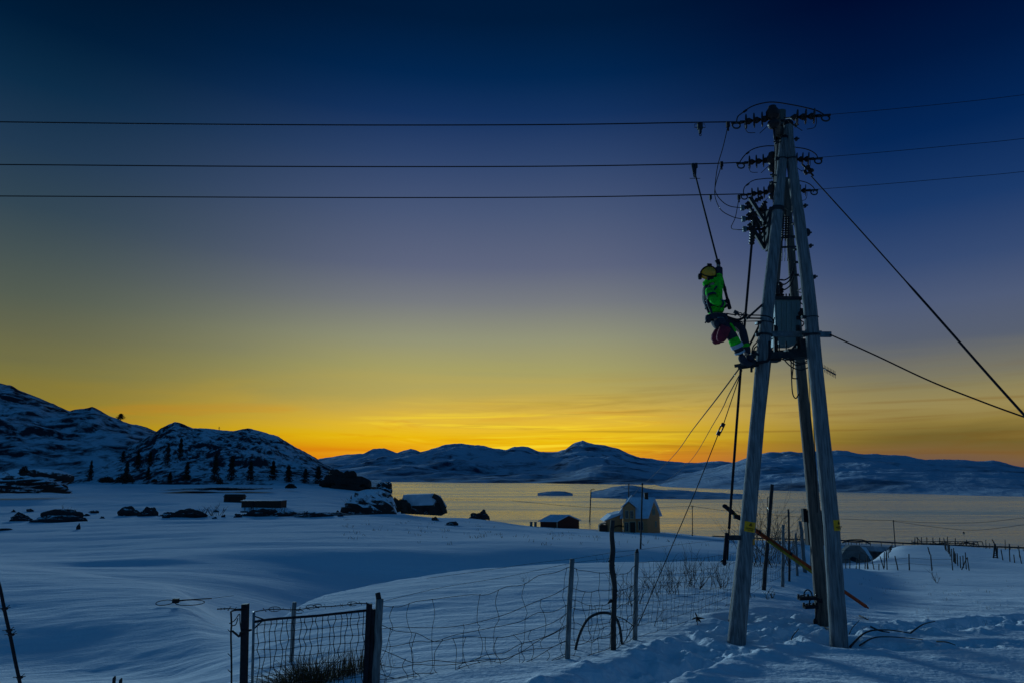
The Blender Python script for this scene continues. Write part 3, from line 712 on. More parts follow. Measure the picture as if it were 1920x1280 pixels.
for j, (y0, y1) in enumerate(((525,516),(533,522),(543,533))):
    mb.tube(catmull(pts([(1463,y0,TY+.15),(1472,y0,TY+.2),(1482,y1+2,TY+.3),(1488,y1-12,TY+.5)]), 8), .013, 6)
    mb.ell(P(1465,y0,TY+.15), (.045,.02,.015))
mb.build('bushing_lead', MT['black'], tro)
# beams
mb = MB(); ya = 11.05
mb.bar(P(1418,626,ya), P(1558,627,ya), .05, .09); mb.build('cross_beam', MT['steel'], pyl); mb = MB(); mb.bar(P(1418,626,ya+.9), P(1540,625,ya+.9), .05, .09); mb.build('cross_beam', MT['steel'], pyl)
mb = MB()
mb.bar(P(1408,666,ya), P(1516,664,ya), .06, .10); mb.bar(P(1410,662,ya+1.0), P(1520,661,ya+1.0), .06, .1)
for x in (1462, 1500): mb.bar(P(x,664,ya), P(x+4,664,ya+1.0), .05, .06)
mb.build('platform_beam', MT['metal'], pyl)
mb = MB()
for x in (1453,1496): mb.bar(P(x,610,11.3), P(x+1,664,11.3), .05, .05); mb.tube([P(x+4,612,11.25), P(x+4,660,11.25)], .015, 6)
mb.box(P(1449,673,11.2), (.20,.2,.09)); mb.box(P(1490,664,11.2), (.28,.2,.16)); mb.tube([P(1485,655,11.2), P(1500,636,11.4)], .02); mb.box(P(1508,652,11.6), (.2,.15,.3))
mb.build('support_strut', MT['metal'], pyl)
mb = MB(); mb.tube([P(1483,668,11.2), P(1517,640,11.9)], .015); mb.build('stay_rod', MT['black'], pyl); mb = MB(); mb.prism([P(1502,636,12.4), P(1520,650,12.4), P(1518,672,12.4), P(1500,660,12.4)], (0,.15,0)); mb.build('cable_box', MT['black'], pyl)
# small lamp arm and side brackets left of the leg
mb = MB(); mb.bar(P(1417,606,10.9), P(1427,607,10.9), .1, .035); mb.tube([P(1427,607,10.9), P(1436,610,10.9)], .01, 5); mb.build('small_bracket', MT['steel'], pyl)
mb = MB(); mb.tube([P(1400,598,10.75), P(1430,571,10.8)], .02, 6); mb.bar(P(1400,597,10.75), P(1428,597,10.8), .02, .02); mb.build('strut', MT['metal'], pyl)
# step bolts / climbing platform under the boots
mb = MB(); mb.bar(P(1386,684,10.55), P(1422,680,10.75), .20, .05); mb.bar(P(1386,689,10.55), P(1420,684,10.75), .05, .05); mb.tube([P(1409,676,10.7), P(1409,697,10.7)], .018, 6)
for x in (1390,1400,1412): mb.tube([P(x,672,10.6), P(x,690,10.6)], .012, 6)
mb.tube([P(1409,664,10.7), P(1409,680,10.7)], .018, 6); mb.bar(P(1409,664,10.7), P(1422,664,10.7), .03, .03)
mb.build('foot_rest', MT['metal'], pyl)
# conduit down the leg
mb = MB()
mb.tube(catmull(pts([(1443,640,10.62),(1443,662,10.58),(1440,675,10.56),(1430,678,10.56),(1418,680,10.6)]), 6), .022, 8)
mb.build('conduit', MT['black'], pyl)
# loops of cable
for j, l in enumerate([
    [(1457,666,11.2),(1475,672,11.0),(1490,671,11.2),(1515,668,11.8)],
    [(1457,668,11.2),(1470,674,11.1),(1489,673,11.2)],
    [(1474,640,11.2),(1475,662,11.2),(1482,676,11.3),(1494,684,11.4),(1518,678,11.8)],
    [(1461,645,11.3),(1463,662,11.3),(1480,684,11.4),(1500,693,11.6),(1518,687,11.8)],
    [(1470,668,11.3),(1480,672,11.3),(1500,681,11.4),(1519,673,11.7)],
    [(1483,668,11.5),(1484,700,11.6),(1486,735,11.6),(1492,746,11.6),(1498,737,11.7)],
    [(1489,670,11.5),(1486,700,11.6),(1486,708,11.6),(1496,709,11.6)],
    [(1501,568,11.6),(1508,575,11.5),(1503,590,11.5),(1510,600,11.5),(1504,612,11.5)],
    [(1500,563,11.6),(1506,562,11.5),(1509,578,11.5),(1505,586,11.5)],
    [(1498,548,12.0),(1506,551,11.6),(1503,556,11.5),(1507,562,11.5)],
    [(1496,545,12.0),(1503,540,11.6),(1510,532,11.4)],
    [(1452,596,11.5),(1450,606,11.3),(1449,625,11.2),(1456,640,11.2)],
    [(1409,664,10.8),(1412,650,10.9),(1420,640,11.0),(1424,628,11.0)],
    [(1412,664,10.8),(1415,652,10.9),(1424,645,11.0),(1426,632,11.0)],
    [(1416,664,10.8),(1420,655,10.9),(1428,640,11.0)],
    [(1401,655,10.9),(1412,634,10.95),(1426,605,11.0)],
    [(1515,610,11.5),(1508,605,11.4),(1500,600,11.4)]]):
    mb = MB(); mb.tube(catmull(pts(l), 8), .011 if j != 15 else .018, 5); mb.build('cable', MT['black'], pyl)
mb = MB(); mb.box(P(1505,585,11.4), (.07,.06,.12)); mb.ell(P(1503,588,11.35), (.06,.05,.05)); mb.box(P(1497,596,11.4), (.05,.05,.06)); mb.build('junction_clamp', MT['black'], pyl)
# downlead cables on the rear leg
mb = MB()
mb.tube(pts([(1519,690,12.6),(1524,760,12.6),(1528,850,12.6),(1533,960,12.6)]), .008, 5); mb.tube(pts([(1516,690,12.6),(1519,760,12.6),(1526,905,12.6)]), .006, 5)
mb.build('downlead', MT['wire'], pyl)
mb = MB()
mb.tube(catmull(pts([(1531,1112,12.6),(1530,1150,12.6),(1529,1168,12.6),(1531,1172,12.5),(1545,1175,12.3),(1560,1180,11.5)]), 6), .016, 6)
mb.ell(P(1529,1165,12.6), (.04,.04,.06)); mb.build('earth_cable', MT['black'], pyl)
# antenna
an = MB(); a = P(1541,688,11.0); b_ = P(1567,702,10.8); an.tube([a, b_], .012, 6)
for i in range(9):
    p = a.lerp(b_, .08+.11*i); an.tube([p-Vector((0,0,.06)), p+Vector((0,0,.06))], .004, 4)
an.build('antenna', MT['antenna'], pyl)
# lower fittings: cabinet behind the rear leg, climbing irons
mb = MB(); mb.box(P(1512+16,988,13.1), (.34,.14,.62)); mb.bar(P(1504,967,13.0), P(1514,967,13.05), .05, .03); mb.box(P(1508,965,12.95), (.07,.10,.24)); mb.build('cabinet', MT['black'], pyl)
for (x0, y0, x1) in ((1497,1118,1530),(1507,1134,1532)):
    mb = MB(); Yc_ = 12.6
    mb.bar(P(x0,y0+3,Yc_), P(x1,y0+2,Yc_), .12, .05); mb.bar(P(x0,y0+3,Yc_), P(x0,y0-5,Yc_), .03, .03); mb.bar(P(x0+18,y0+2,Yc_), P(x0+18,y0-5,Yc_), .03, .03)
    c_ = P(x0+18,y0-3,Yc_); mb.tube([c_+Vector((cos(q)*.07,0,sin(q)*.09)) for q in np.linspace(-.4, pi+.4, 12)], .012, 6)
    mb.bar(P(x0+3,y0-2,Yc_+.05), P(x0+14,y0-4,Yc_+.05), .02, .015)
    mb.build('mounting_bracket', MT['black'], pyl)
mb = MB(); mb.box(P(1534,1124,12.6), (.10,.12,.07)); mb.build('lower_clamp', MT['black'], pyl)

# yellow warning plates, curved round the legs
def text_mesh(body, size, name, m, parent, origin, ux, uz, extrude=.0015, align='CENTER'):
    cu = bpy.data.curves.new(name, 'FONT'); cu.body = body; cu.size = size; cu.align_x = align; cu.extrude = extrude
    to = bpy.data.objects.new('tmp_text', cu); COL.objects.link(to); bpy.context.view_layer.update()
    me = bpy.data.meshes.new_from_object(to); COL.objects.unlink(to); bpy.data.objects.remove(to)
    ux = Vector(ux).normalized(); uz = Vector(uz).normalized(); un_ = ux.cross(uz)
    off = wloc(parent)
    for v_ in me.vertices:
        c_ = v_.co.copy(); v_.co = Vector(origin)+ux*c_.x+uz*c_.y+un_*c_.z-off
    me.materials.clear(); me.materials.append(m); o = bpy.data.objects.new(name, me); COL.objects.link(o); o.parent = parent; return o
def plate(a, b, pyc, hpx, phi0, phi1, r, faceang):
    p = on(a, b, pyc+hpx/2); q = on(a, b, pyc-hpx/2); ax = (q-p); hgt = ax.length; ax.normalize()
    back_ = Vector((0,-1,0)); back_ = (back_-ax*back_.dot(ax)).normalized(); side = ax.cross(back_)*-1
    if side.x < 0: side = -side
    mb = MB(); n = 10; vs_ = []
    for rr2 in (r, r+.004):
        for i in range(n+1):
            ph = phi0+(phi1-phi0)*i/n; d = back_*cos(ph)+side*sin(ph)
            vs_ += [p+d*rr2, q+d*rr2]
    fs_ = []
    m_ = 2*(n+1)
    for i in range(n): fs_ += [(m_+2*i, m_+2*i+2, m_+2*i+3, m_+2*i+1), (2*i, 2*i+1, 2*i+3, 2*i+2), (2*i, 2*i+2, m_+2*i+2, m_+2*i), (2*i+1, m_+2*i+1, m_+2*i+3, 2*i+3)]
    fs_ += [(0, m_, m_+1, 1), (2*n, 2*n+1, m_+2*n+1, m_+2*n)]
    mb.add(vs_, fs_); o = mb.build('warning_sign', MT['signyellow'], pyl)
    ph = (phi0+phi1)/2; d = back_*cos(ph)+side*sin(ph); ux = (-back_*sin(ph)+side*cos(ph)); ctr = (p+q)/2+d*(r+.007)
    k = hgt
    # triangle with a bolt
    tb = MB(); c_ = ctr+ax*k*.20
    T = [c_+ux*(.16*k*cos(w))+ax*(.18*k*sin(w)) for w in (pi/2, pi/2+2.094, pi/2+4.189)]
    for i in range(3): tb.bar(T[i], T[(i+1)%3], .004, .011, up=(0,-1,0))
    tb.bar(c_+ax*k*.07+ux*.004, c_-ux*.004-ax*.0, .004, .009, up=(0,-1,0)); tb.bar(c_-ux*.004, c_-ax*k*.06+ux*.003, .004, .007, up=(0,-1,0))
    tb.build('warning_triangle', MT['black'], o)
    text_mesh('HØYSPENNING', k*.135, 'lettering', MT['black'], o, ctr-ax*k*.20, ux, ax)
    text_mesh('LIVSFARE', k*.135, 'lettering', MT['black'], o, ctr-ax*k*.36, ux, ax)
plate(fla, flt, 986, 19, -.75, .80, .115, 0)
plate(fra, frt, 983, 20, -.15, 1.30, .120, 0)
mb = MB(); p = on(fla, flt, 1014)+Vector((.085,-.082,0)); mb.box(p, (.05,.012,.09), Matrix.Rotation(.7, 3, 'Z')); mb.build('number_tag', MT['orangetag'], pyl)

# ------------------------------------------------------------------ conductors
def wire(name, label, cat, l, r, group=None, n=12, m=None, seg=5):
    mb = MB(); mb.tube(catmull([q if isinstance(q, Vector) else P(*q) for q in l], n), r, seg)
    return tag(mb.build(name, m or MT['wire'], None), label, cat, group)
wire('power_line', 'topmost of three dark power lines running left from the pylon across the sky', 'power line', [(-700,221,YN),(-300,225,YN),(0,229,YN),(350,233,YN),(700,235,YN),(1050,234,YN),(1300,230,YN+.1),(1380,229,YN+.26)], .0105, 'overhead power lines')
wire('power_line', 'middle one of three dark power lines running left from the pylon', 'power line', [(-700,305,YM),(0,309,YM),(400,312,YM),(750,313,YM),(1050,312,YM),(1300,308,YM+.1),(1388,305,YM+.26)], .011, 'overhead power lines')
wire('power_line', 'lowest of three dark power lines running left from the pylon', 'power line', [(-700,365,YF),(0,368,YF),(400,370,YF),(750,371,YF),(1050,370,YF),(1300,366,YF+.1),(1396,364,YF+.26)], .0115, 'overhead power lines')
wire('power_line', 'topmost thin power line rising to the right from the pylon top', 'power line', [(1545,216,YN-.27),(1650,207,10.0),(1800,192,9.9),(1920,178,9.75),(2300,130,9.4)], .0042, 'overhead power lines')
wire('power_line', 'middle thin power line rising to the right behind the pylon', 'power line', [(1532,296,YM-.23),(1650,286,11.55),(1800,272,11.5),(1920,260,11.4),(2300,215,10.9)], .0048, 'overhead power lines')
wire('power_line', 'lowest thin power line leaving the pylon towards the right', 'power line', [(1525,356,YF-.2),(1650,346,12.95),(1800,333,12.9),(1920,322,12.8),(2300,280,12.2)], .0052, 'overhead power lines')
# jumpers over the pins belong to the pylon
for l in ([(1381,231,YN),(1383,220,YN),(1392,212,YN),(1410,200,YN),(1432,193.5,YN),(1452,192,YN),(1480,196,YN),(1510,202,YN),(1532,208,YN),(1546,216,YN)],
          [(1388,308,YM),(1388,303,YM),(1398,290,YM),(1412,280,YM),(1430,275,YM),(1450,274,YM),(1490,276.5,YM),(1515,281,YM),(1530,290,YM),(1533,299,YM)],
          [(1395,368,YF),(1394,358,YF),(1398,349,YF),(1412,339,YF),(1428,336,YF),(1450,335,YF),(1497,339,YF),(1517,345,YF),(1527,355,YF),(1524,361,YF)]):
    mb = MB(); mb.tube(catmull(pts(l), 8), .010, 5); p = P(*l[2]); q = P(*l[3]); mb.tube([p.lerp(q,.1), p.lerp(q,.45)], .018, 6); mb.build('jumper_wire', MT['wire'], pyl)
# dropper leads to the switch
for l in ([(1365,236,YN),(1356,275,YN),(1346,310,10.5),(1341,345,10.8),(1342,362,10.9),(1354,378,11),(1369,387,11.1),(1391,390,11.2)],
          [(1353,310,YM),(1341.5,348,11.6),(1341,370,11.5),(1352,394,11.4),(1374,407,11.3),(1393,411,11.2)],
          [(1385.5,372,YF),(1379,407,12.4),(1371,427,11.8),(1382,431,11.3),(1396,431,11.2)]):
    mb = MB(); mb.tube(catmull(pts(l), 8), .0075, 5); c_ = P(*l[0]); mb.box(c_+Vector((0,0,.02)), (.05,.05,.09)); mb.tube([c_, c_-Vector((0,0,.09))], .014, 6); mb.build('dropper_lead', MT['wire'], pyl)
# clamps with working rings riding on the lines
def line_clamp(px, py, Y, label, big):
    t_ = thing('line_clamp', label, 'line clamp', P(px,py,Y), 'clamps hooked on the power lines'); mb = MB(); c_ = P(px,py,Y)
    if big:
        mb.box(c_-Vector((0,0,.04)), (.08,.06,.10)); mb.box(c_-Vector((0,0,.12)), (.04,.05,.08))
        mb.build('clamp_body', MT['metal'], t_)
        mb = MB(); mb.tube([c_+Vector(q) for q in ((-.08,0,.0),(-.09,0,-.06),(.09,0,-.06),(.08,0,.0),(-.08,0,0))], .006, 5)
        mb.tube([c_-Vector((0,0,.14)), c_-Vector((0,0,.17))], .008, 5); r_ = c_-Vector((0,0,.19)); mb.tube([r_+Vector((cos(q)*.015,0,sin(q)*.02)) for q in np.linspace(0,2*pi,10)], .006, 5)
        mb.build('ring', MT['wire'], t_)
    else:
        mb.box(c_-Vector((0,0,.03)), (.045,.05,.08)); mb.build('clamp_body', MT['metal'], t_)
        mb = MB(); mb.tube([c_-Vector((0,0,.06)), c_-Vector((.0,0,.12))], .009, 5); mb.build('eye_screw', MT['metal'], t_)
line_clamp(1312,233,YN,'dark clamp with a hanging ring on the topmost power line',True)
line_clamp(1332,368,YF,'small dark clamp hanging on the lowest power line',False)

# guys
g1 = thing('guy_wire', 'thick black guy cable slanting from the pylon top down to the right edge', 'guy wire', P(1516,322,11.6), 'guy wires of the pylon')
mb = MB(); mb.tube(catmull(pts([(1521,331,11.6),(1620,440,10.9),(1745,580,10.0),(1850,699,9.3),(1920,777,8.9),(2000,866,8.4),(2200,1085,7.8),(2330,1240,7.4)]), 8), [.011]*14+[.017]*43, 7); mb.build('cable', MT['black'], g1)
mb = MB(); c_ = P(1516,319,11.6)
for i in range(9):
    a = i*.7; mb.ell(c_+Vector((cos(a)*.055,sin(a*2)*.05,sin(a)*.055)), (.035,.035,.03), None, 8, 5)
mb.tube([c_+Vector((-.1,0,.1)), c_, c_+Vector((.08,0,-.12))], .018, 6); mb.build('guy_clamp', MT['ceramic'], g1)
wire('service_cable', 'thin black cable sagging from the pylon cross beam to the lower right edge', 'cable', [(1556,627,11.0),(1640,665,10.7),(1740,712,10.3),(1830,748,9.9),(1920,781,9.5),(2150,860,8.6)], .0115, None, 10, MT['black'], 6)
g2 = thing('guy_wire', 'thin guy wire with a turnbuckle from the pylon foot rest down to the fence', 'guy wire', P(1196,1160,10.9), 'guy wires of the pylon')
mb = MB(); mb.tube(pts([(1391,692,10.8),(1357,793,10.85)]), .007, 6); mb.tube(pts([(1346,815,10.9),(1305,918,10.95),(1196,1172,10.9)]), .007, 6); mb.build('cable', MT['black'], g2)
mb = MB(); mb.tube(pts([(1357,793,10.85),(1354,799,10.85)]), .032, 8); mb.tube(pts([(1349,808,10.9),(1346,815,10.9)]), .032, 8)
a, b_ = P(1355,797,10.85), P(1348,811,10.9); mb.tube([a+Vector((.025,0,0)), b_+Vector((.025,0,0))], .011, 6); mb.tube([a-Vector((.025,0,0)), b_-Vector((.025,0,0))], .011, 6); mb.build('turnbuckle', MT['ceramic'], g2)
# ------------------------------------------------------------------ the line worker
PY = 10.55
def skin_obj(name, joints, edges, m, parent, sub=2, smooth=True):
    """joints: list of (Vector, radius or (rx,ry)); first is the root"""
    off = wloc(parent)
    me = bpy.data.meshes.new(name); me.from_pydata([tuple(Vector(j[0])-off) for j in joints], edges, [])
    o = bpy.data.objects.new(name, me); COL.objects.link(o); o.parent = parent
    sk = o.modifiers.new('Skin', 'SKIN'); sk.use_smooth_shade = smooth; sk.branch_smoothing = .5
    lay = me.skin_vertices[0].data
    for i, j in enumerate(joints):
        r = j[1]; lay[i].radius = (r, r) if isinstance(r, (int, float)) else r
        lay[i].use_root = (i == 0)
    ss = o.modifiers.new('Sub', 'SUBSURF'); ss.levels = sub; ss.render_levels = sub
    bpy.context.view_layer.update()
    dg = bpy.context.evaluated_depsgraph_get(); me2 = bpy.data.meshes.new_from_object(o.evaluated_get(dg))
    o.modifiers.clear(); o.data = me2
    me2.materials.clear(); me2.materials.append(m)
    for p in me2.polygons: p.use_smooth = True; p.material_index = 0
    return o
def J(px, py, dy=0): return P(px, py, PY+dy)
man = thing('person', 'person in green hi-vis jacket and yellow helmet leaning back off the pylon', 'person', J(1402,684,.05))
hip = J(1344,600); waist = J(1341,582); chest = J(1338,560,.0); neckb = J(1335,533,-.0); neck = J(1331,526,.0); head = J(1328,516,.01)
shL = J(1327,541,.16); shR = J(1349,538,-.15)       # far and near shoulders
elU = J(1347,520,-.02); haU = J(1346,496,.04)       # raised arm (upper grip)
elN = J(1337,567,-.28); elN = J(1341,566,-.30); haN = J(1362,570,-.17)   # lower grip
hipL = J(1350,604,.10); hipR = J(1347,607,-.11)
knL = J(1388,616,.14); knR = J(1372,628,-.12)
anL = J(1401,668,.10); anR = J(1390,666,-.08)
toL = J(1414,679,.11); toR = J(1408,683,-.08)
# continuous body under the clothes
body = skin_obj('body', [(hip,.10),(waist,.09),(chest,.115),(neckb,.075),(neck,.055),(head,.088),(head+(head-neck)*.55,.07),
   (shR,.055),(elU,.042),(haU,.028),(shL.lerp(J(1331,552,-.1),1),.05),(elN,.042),(haN,.028),
   (hipL,.085),(knL,.058),(anL,.042),(hipR,.085),(knR,.058),(anR,.042)],
   [(0,1),(1,2),(2,3),(3,4),(4,5),(5,6),(3,7),(7,8),(8,9),(3,10),(10,11),(11,12),(0,13),(13,14),(14,15),(0,16),(16,17),(17,18)], MT['skin'], man)
# face (turned up and away towards the line)
fd = (J(1318,500,.35)-head).normalized(); up_ = (J(1334,498,-.2)-head); up_ = (up_-fd*up_.dot(fd)).normalized(); sd_ = fd.cross(up_)
mb = MB()
mb.ell(head+fd*.085-up_*.01, (.016,.02,.022)); mb.ell(head+fd*.082+sd_*.03+up_*.015, (.012,.012,.009)); mb.ell(head+fd*.082-sd_*.03+up_*.015, (.012,.012,.009)); mb.ell(head+fd*.078-up_*.05, (.022,.012,.008))
for s_ in (-1,1): mb.ell(head+sd_*.088*s_, (.012,.02,.03))
mb.build('face', MT['skin'], man)
# jacket
jk = skin_obj('jacket', [(J(1343.5,592),(.165,.152)),(J(1341,575),(.155,.145)),(J(1339,560),(.165,.15)),(J(1337,545),(.15,.15)),(J(1336,534),.105),
   (J(1348,537,-.14),.088),(J(1349,527,-.10),.072),(J(1347.5,518,-.03),.062),(J(1347.5,503,.03),.046),
   (J(1330,545,-.13),.088),(J(1334,556,-.25),.078),(J(1341,566,-.31),.068),(J(1350,569,-.26),.058),(J(1358,570,-.20),.046)],
   [(0,1),(1,2),(2,3),(3,4),(3,5),(5,6),(6,7),(7,8),(3,9),(9,10),(10,11),(11,12),(12,13)], MT['green'], man)
# hood and collar folded behind the neck
mb = MB(); cc = J(1335,528)
for a in np.linspace(0, 2*pi, 13)[:-1]:
    mb.ell(cc+Vector((cos(a)*.10, sin(a)*.09, .012*sin(a*2)+.03*cos(a))), (.055,.05,.045), None, 8, 6)
mb.ell(J(1345,525,-.07), (.075,.07,.05)); mb.ell(J(1324,532,-.05), (.05,.05,.03)); mb.build('collar', MT['green'], jk)
def ring(center, axis, rx, ry, h, n=20, side=None):
    axis = axis.normalized(); s1 = Vector((0,-1,0)); s1 = (s1-axis*s1.dot(axis)).normalized(); s2 = axis.cross(s1)
    m_ = MB(); vs_ = []
    for t_ in (-h/2, h/2):
        for i in range(n):
            q = 2*pi*i/n; vs_.append(center+axis*t_+s2*cos(q)*rx+s1*sin(q)*ry)
    m_.add(vs_, [(i,(i+1)%n,(i+1)%n+n,i+n) for i in range(n)], True); return m_
ring(J(1341.5,569), J(1339,550)-J(1343,590), .172, .160, .045).build('reflective_band', MT['reflect'], jk)
ring(J(1342.0,575), J(1339,550)-J(1343,590), .172, .160, .045).build('dark_band', MT['navy'], jk)
m_ = ring(J(1350,569.5,-.26), J(1358,570,-.2)-J(1341,566,-.31), .064, .064, .05); m_.build('sleeve_band_or_shade', MT['navy'], jk)
ring(J(1335,557,-.26), J(1341,566,-.31)-J(1330,545,-.13), .082, .082, .05).build('sleeve_band_or_shade', MT['navy'], jk)
ring(J(1347.6,511,-.0), J(1347.5,503,.03)-J(1348,518,-.03), .062, .062, .15).build('sleeve_band_or_shade', MT['navy'], jk)  # long navy ring darkens the raised forearm in place of its shadow
# trousers
trs = skin_obj('trousers', [(J(1343,596),(.165,.15)),(J(1345,606),(.165,.155)),
   (J(1350,611,-.10),(.13,.125)),(J(1362,618,-.13),(.11,.105)),(J(1372,628,-.13),(.095,.09)),(J(1378,641,-.11),(.088,.085)),(J(1384,654,-.10),(.08,.078)),(J(1390,666,-.08),(.068,.066)),
   (J(1356,603,.10),(.125,.12)),(J(1374,606,.14),(.105,.10)),(J(1390,616,.15),(.085,.08)),(J(1395,635,.13),(.078,.074)),(J(1399,653,.12),(.07,.068)),(J(1402,667,.11),(.065,.065))],
   [(0,1),(1,2),(2,3),(3,4),(4,5),(5,6),(6,7),(1,8),(8,9),(9,10),(10,11),(11,12),(12,13)], MT['navy'], man)
# green panels and tape on the shins
skin_obj('shin_panel', [(J(1373,630,-.145),.090),(J(1378,642,-.13),.093),(J(1383,652,-.12),.083)], [(0,1),(1,2)], MT['green'], trs)
skin_obj('thigh_panel', [(J(1369,606,-.16),(.035,.02)),(J(1375,614,-.19),(.045,.02)),(J(1380,622,-.18),(.035,.02))], [(0,1),(1,2)], MT['green'], trs)
skin_obj('shin_panel', [(J(1397,642,.115),.076),(J(1400,654,.10),.072)], [(0,1)], MT['green'], trs)
ring(J(1381.5,648,-.12), J(1390,666,-.08)-J(1374,632,-.14), .098, .098, .06).build('reflective_band', MT['reflect'], trs)
ring(J(1387,660,-.095), J(1390,666,-.08)-J(1374,632,-.14), .084, .084, .03).build('reflective_band', MT['reflect'], trs)
# boots
for (s0, s1, s2, s3, dy) in (((1389,663),(1392,676),(1400,681),(1411,683),-.08),((1403,664),(1405,674),(1411,677),(1419,679),.10)):
    skin_obj('boot', [(J(*s0,dy),.068),(J(*s1,dy),.066),(J(*s2,dy),(.055,.05)),(J(*s3,dy),(.045,.038))], [(0,1),(1,2),(2,3)], MT['navy'], man)
# gloves with fingers closed on the stick
def glove(c_, wrist, ax):
    """c_: grip centre on the stick; ax: stick axis"""
    ax = ax.normalized(); w = (wrist-c_); w = (w-ax*w.dot(ax)).normalized(); n_ = ax.cross(w)
    js = [(wrist,.034),(c_+w*.045,(.036,.028))]; es = [(0,1)]
    for i, (o_, ln) in enumerate(((-.034,.9),(-.011,1.0),(.012,.95),(.034,.8))):
        k = len(js); b0 = c_+w*.03+ax*o_
        js += [(b0+n_*.030,.011),(b0-w*.028*1.3+n_*.032*ln,.0105),(b0-w*.055-n_*.002,.010),(b0-w*.045-n_*.026*ln,.009)]
        es += [(1,k),(k,k+1),(k+1,k+2),(k+2,k+3)]
    k = len(js); js += [(c_+w*.035-n_*.03+ax*.03,.013),(c_+w*.005-n_*.035+ax*.045,.012),(c_-w*.025-n_*.025+ax*.04,.010)]; es += [(1,k),(k,k+1),(k+1,k+2)]
    return skin_obj('glove', js, es, MT['black'], man, 1)
stick_t, stick_b = P(1301,318,11.75), J(1367,574,-.20)
def on_st(py):
    return on(stick_b, stick_t, py)
gU = on_st(493); gN = on_st(566)
glove(gU, J(1348,502,.03), stick_t-stick_b); glove(gN, J(1358,570,-.20), stick_t-stick_b)
# helmet
mb = MB(); R = Matrix((sd_, fd, up_)).transposed()
vs_ = []; nu, nv = 20, 10
for j in range(nv+1):
    ph = (pi*.66)*j/nv
    for i in range(nu):
        t_ = 2*pi*i/nu; rr2 = 1+.03*cos(8*t_)*sin(ph)
        vs_.append(head+up_*.02+R @ Vector((.118*max(sin(ph),.001)*cos(t_)*rr2, .142*max(sin(ph),.001)*sin(t_)*rr2, .125*cos(ph))))
mb.add(vs_, [(j*nu+i,(j+1)*nu+i,(j+1)*nu+(i+1)%nu,j*nu+(i+1)%nu) for j in range(nv) for i in range(nu)], True)
he = mb.build('helmet', MT['yellow'], man)
mb = MB()   # brim
mb.tube([head-up_*.025+sd_*(.118*cos(q))+fd*(.146*sin(q)+.01) for q in np.linspace(0, 2*pi, 22)], .009, 6); mb.build('brim', MT['yellow'], he)
mb = MB()
for s_ in (-1,1):
    mb.lathe(head+sd_*.105*s_-up_*.03, head+sd_*(.105+.05)*s_-up_*.03, [(0,.045),(.02,.052),(.045,.048),(.055,.02)], 14)
mb.tube([head+up_*(.02+.131*sin(q))+sd_*(.127*cos(q)) for q in np.linspace(0, pi, 16)], .012, 6)
mb.build('ear_defender', MT['black'], he)
mb = MB(); mb.tube([head+up_*.03+sd_*(.126*cos(q))+fd*(.150*sin(q)) for q in np.linspace(0, 2*pi, 22)], .009, 6)
mb.box(head+up_*.155+fd*.02, (.07,.05,.05), R); mb.box(head-fd*.15+up_*.0, (.09,.05,.06), R); mb.box(head+fd*.15+up_*.03, (.06,.05,.05), R); mb.build('head_lamp', MT['black'], he)
# harness
mb = MB()
mb.tube(catmull([J(1331,536,-.18), J(1326,548,-.14), J(1327,565,-.13), J(1334,585,-.16)], 6), .022, 6)
mb.tube(catmull([J(1344,537,-.20), J(1334,552,-.21), J(1327,566,-.15), J(1335,588,-.17)], 6), .016, 6)
mb.tube(catmull([J(1328,538,.02), J(1321,550,.0), J(1322,566,0), J(1330,586,-.03)], 6), .028, 6)
mb.ell(J(1324,549,-.03), (.055,.11,.13)); mb.ell(J(1322,558,.0), (.04,.1,.12))
hn = mb.build('harness', MT['navy'], man)
ring(J(1343.5,596), J(1339,550)-J(1343,590), .172, .162, .085).build('belt', MT['navy'], man)
mb = MB(); mb.ell(J(1328,598,-.05), (.05,.07,.07)); mb.ell(J(1352,603,-.19), (.08,.045,.07)); mb.ell(J(1344,607,-.20), (.05,.04,.06)); mb.tube([J(1322,606,-.08), J(1326,600,-.1)], .012); mb.ell(J(1360,598,-.15), (.04,.05,.045)); mb.build('tool_pouch', MT['navy'], man)
mb = MB()
mb.box(J(1351,596,-.20), (.10,.02,.018)); mb.build('belt_buckle', MT['steel'], man)
# lanyard to the leg: ropes, snap hooks
lan = thing('safety_lanyard', 'black safety lanyard with snap hooks from the belt to the pylon leg', 'lanyard', J(1362,598,-.1))
LG = on(fla, flt, 594)
mb = MB()
mb.tube(catmull([J(1362,588,-.1), J(1374,590,-.1), J(1385,590,-.08), J(1400,591,-.05), P(1432,592,10.58), P(1447,597,10.56), P(1451,606,10.62)], 6), .010, 6)
mb.tube(catmull([J(1362,594,-.1), J(1373,598,-.1), J(1383,600,-.08), J(1392,597,-.05), J(1400,591,-.03)], 6), .022, 6)
mb.tube([J(1378,603,-.05), P(1430,602,10.65)], .007, 5)
mb.build('rope', MT['black'], lan)
mb = MB(); mb.box(J(1380,586,-.1), (.07,.03,.05), Matrix.Rotation(.5,3,'Y')); mb.tube([J(1380,588,-.1), J(1378,592,-.1)], .015)
for (x, y, r) in ((1388,590,.03),(1389,607,.03),(1397,591,.035)):
    c_ = J(x,y,-.08); mb.tube([c_+Vector((cos(q)*r,0,sin(q)*r)) for q in np.linspace(0,2*pi,12)], .008, 6)
mb.tube([J(1388,593,-.08), J(1388,604,-.08)], .006, 5); mb.build('snap_hook', MT['metal'], lan)
mb = MB(); mb.bar(J(1403,596.5,-.02), P(1427,597.5,10.66), .012, .022); mb.build('adjuster_strap', MT['metal'], lan)
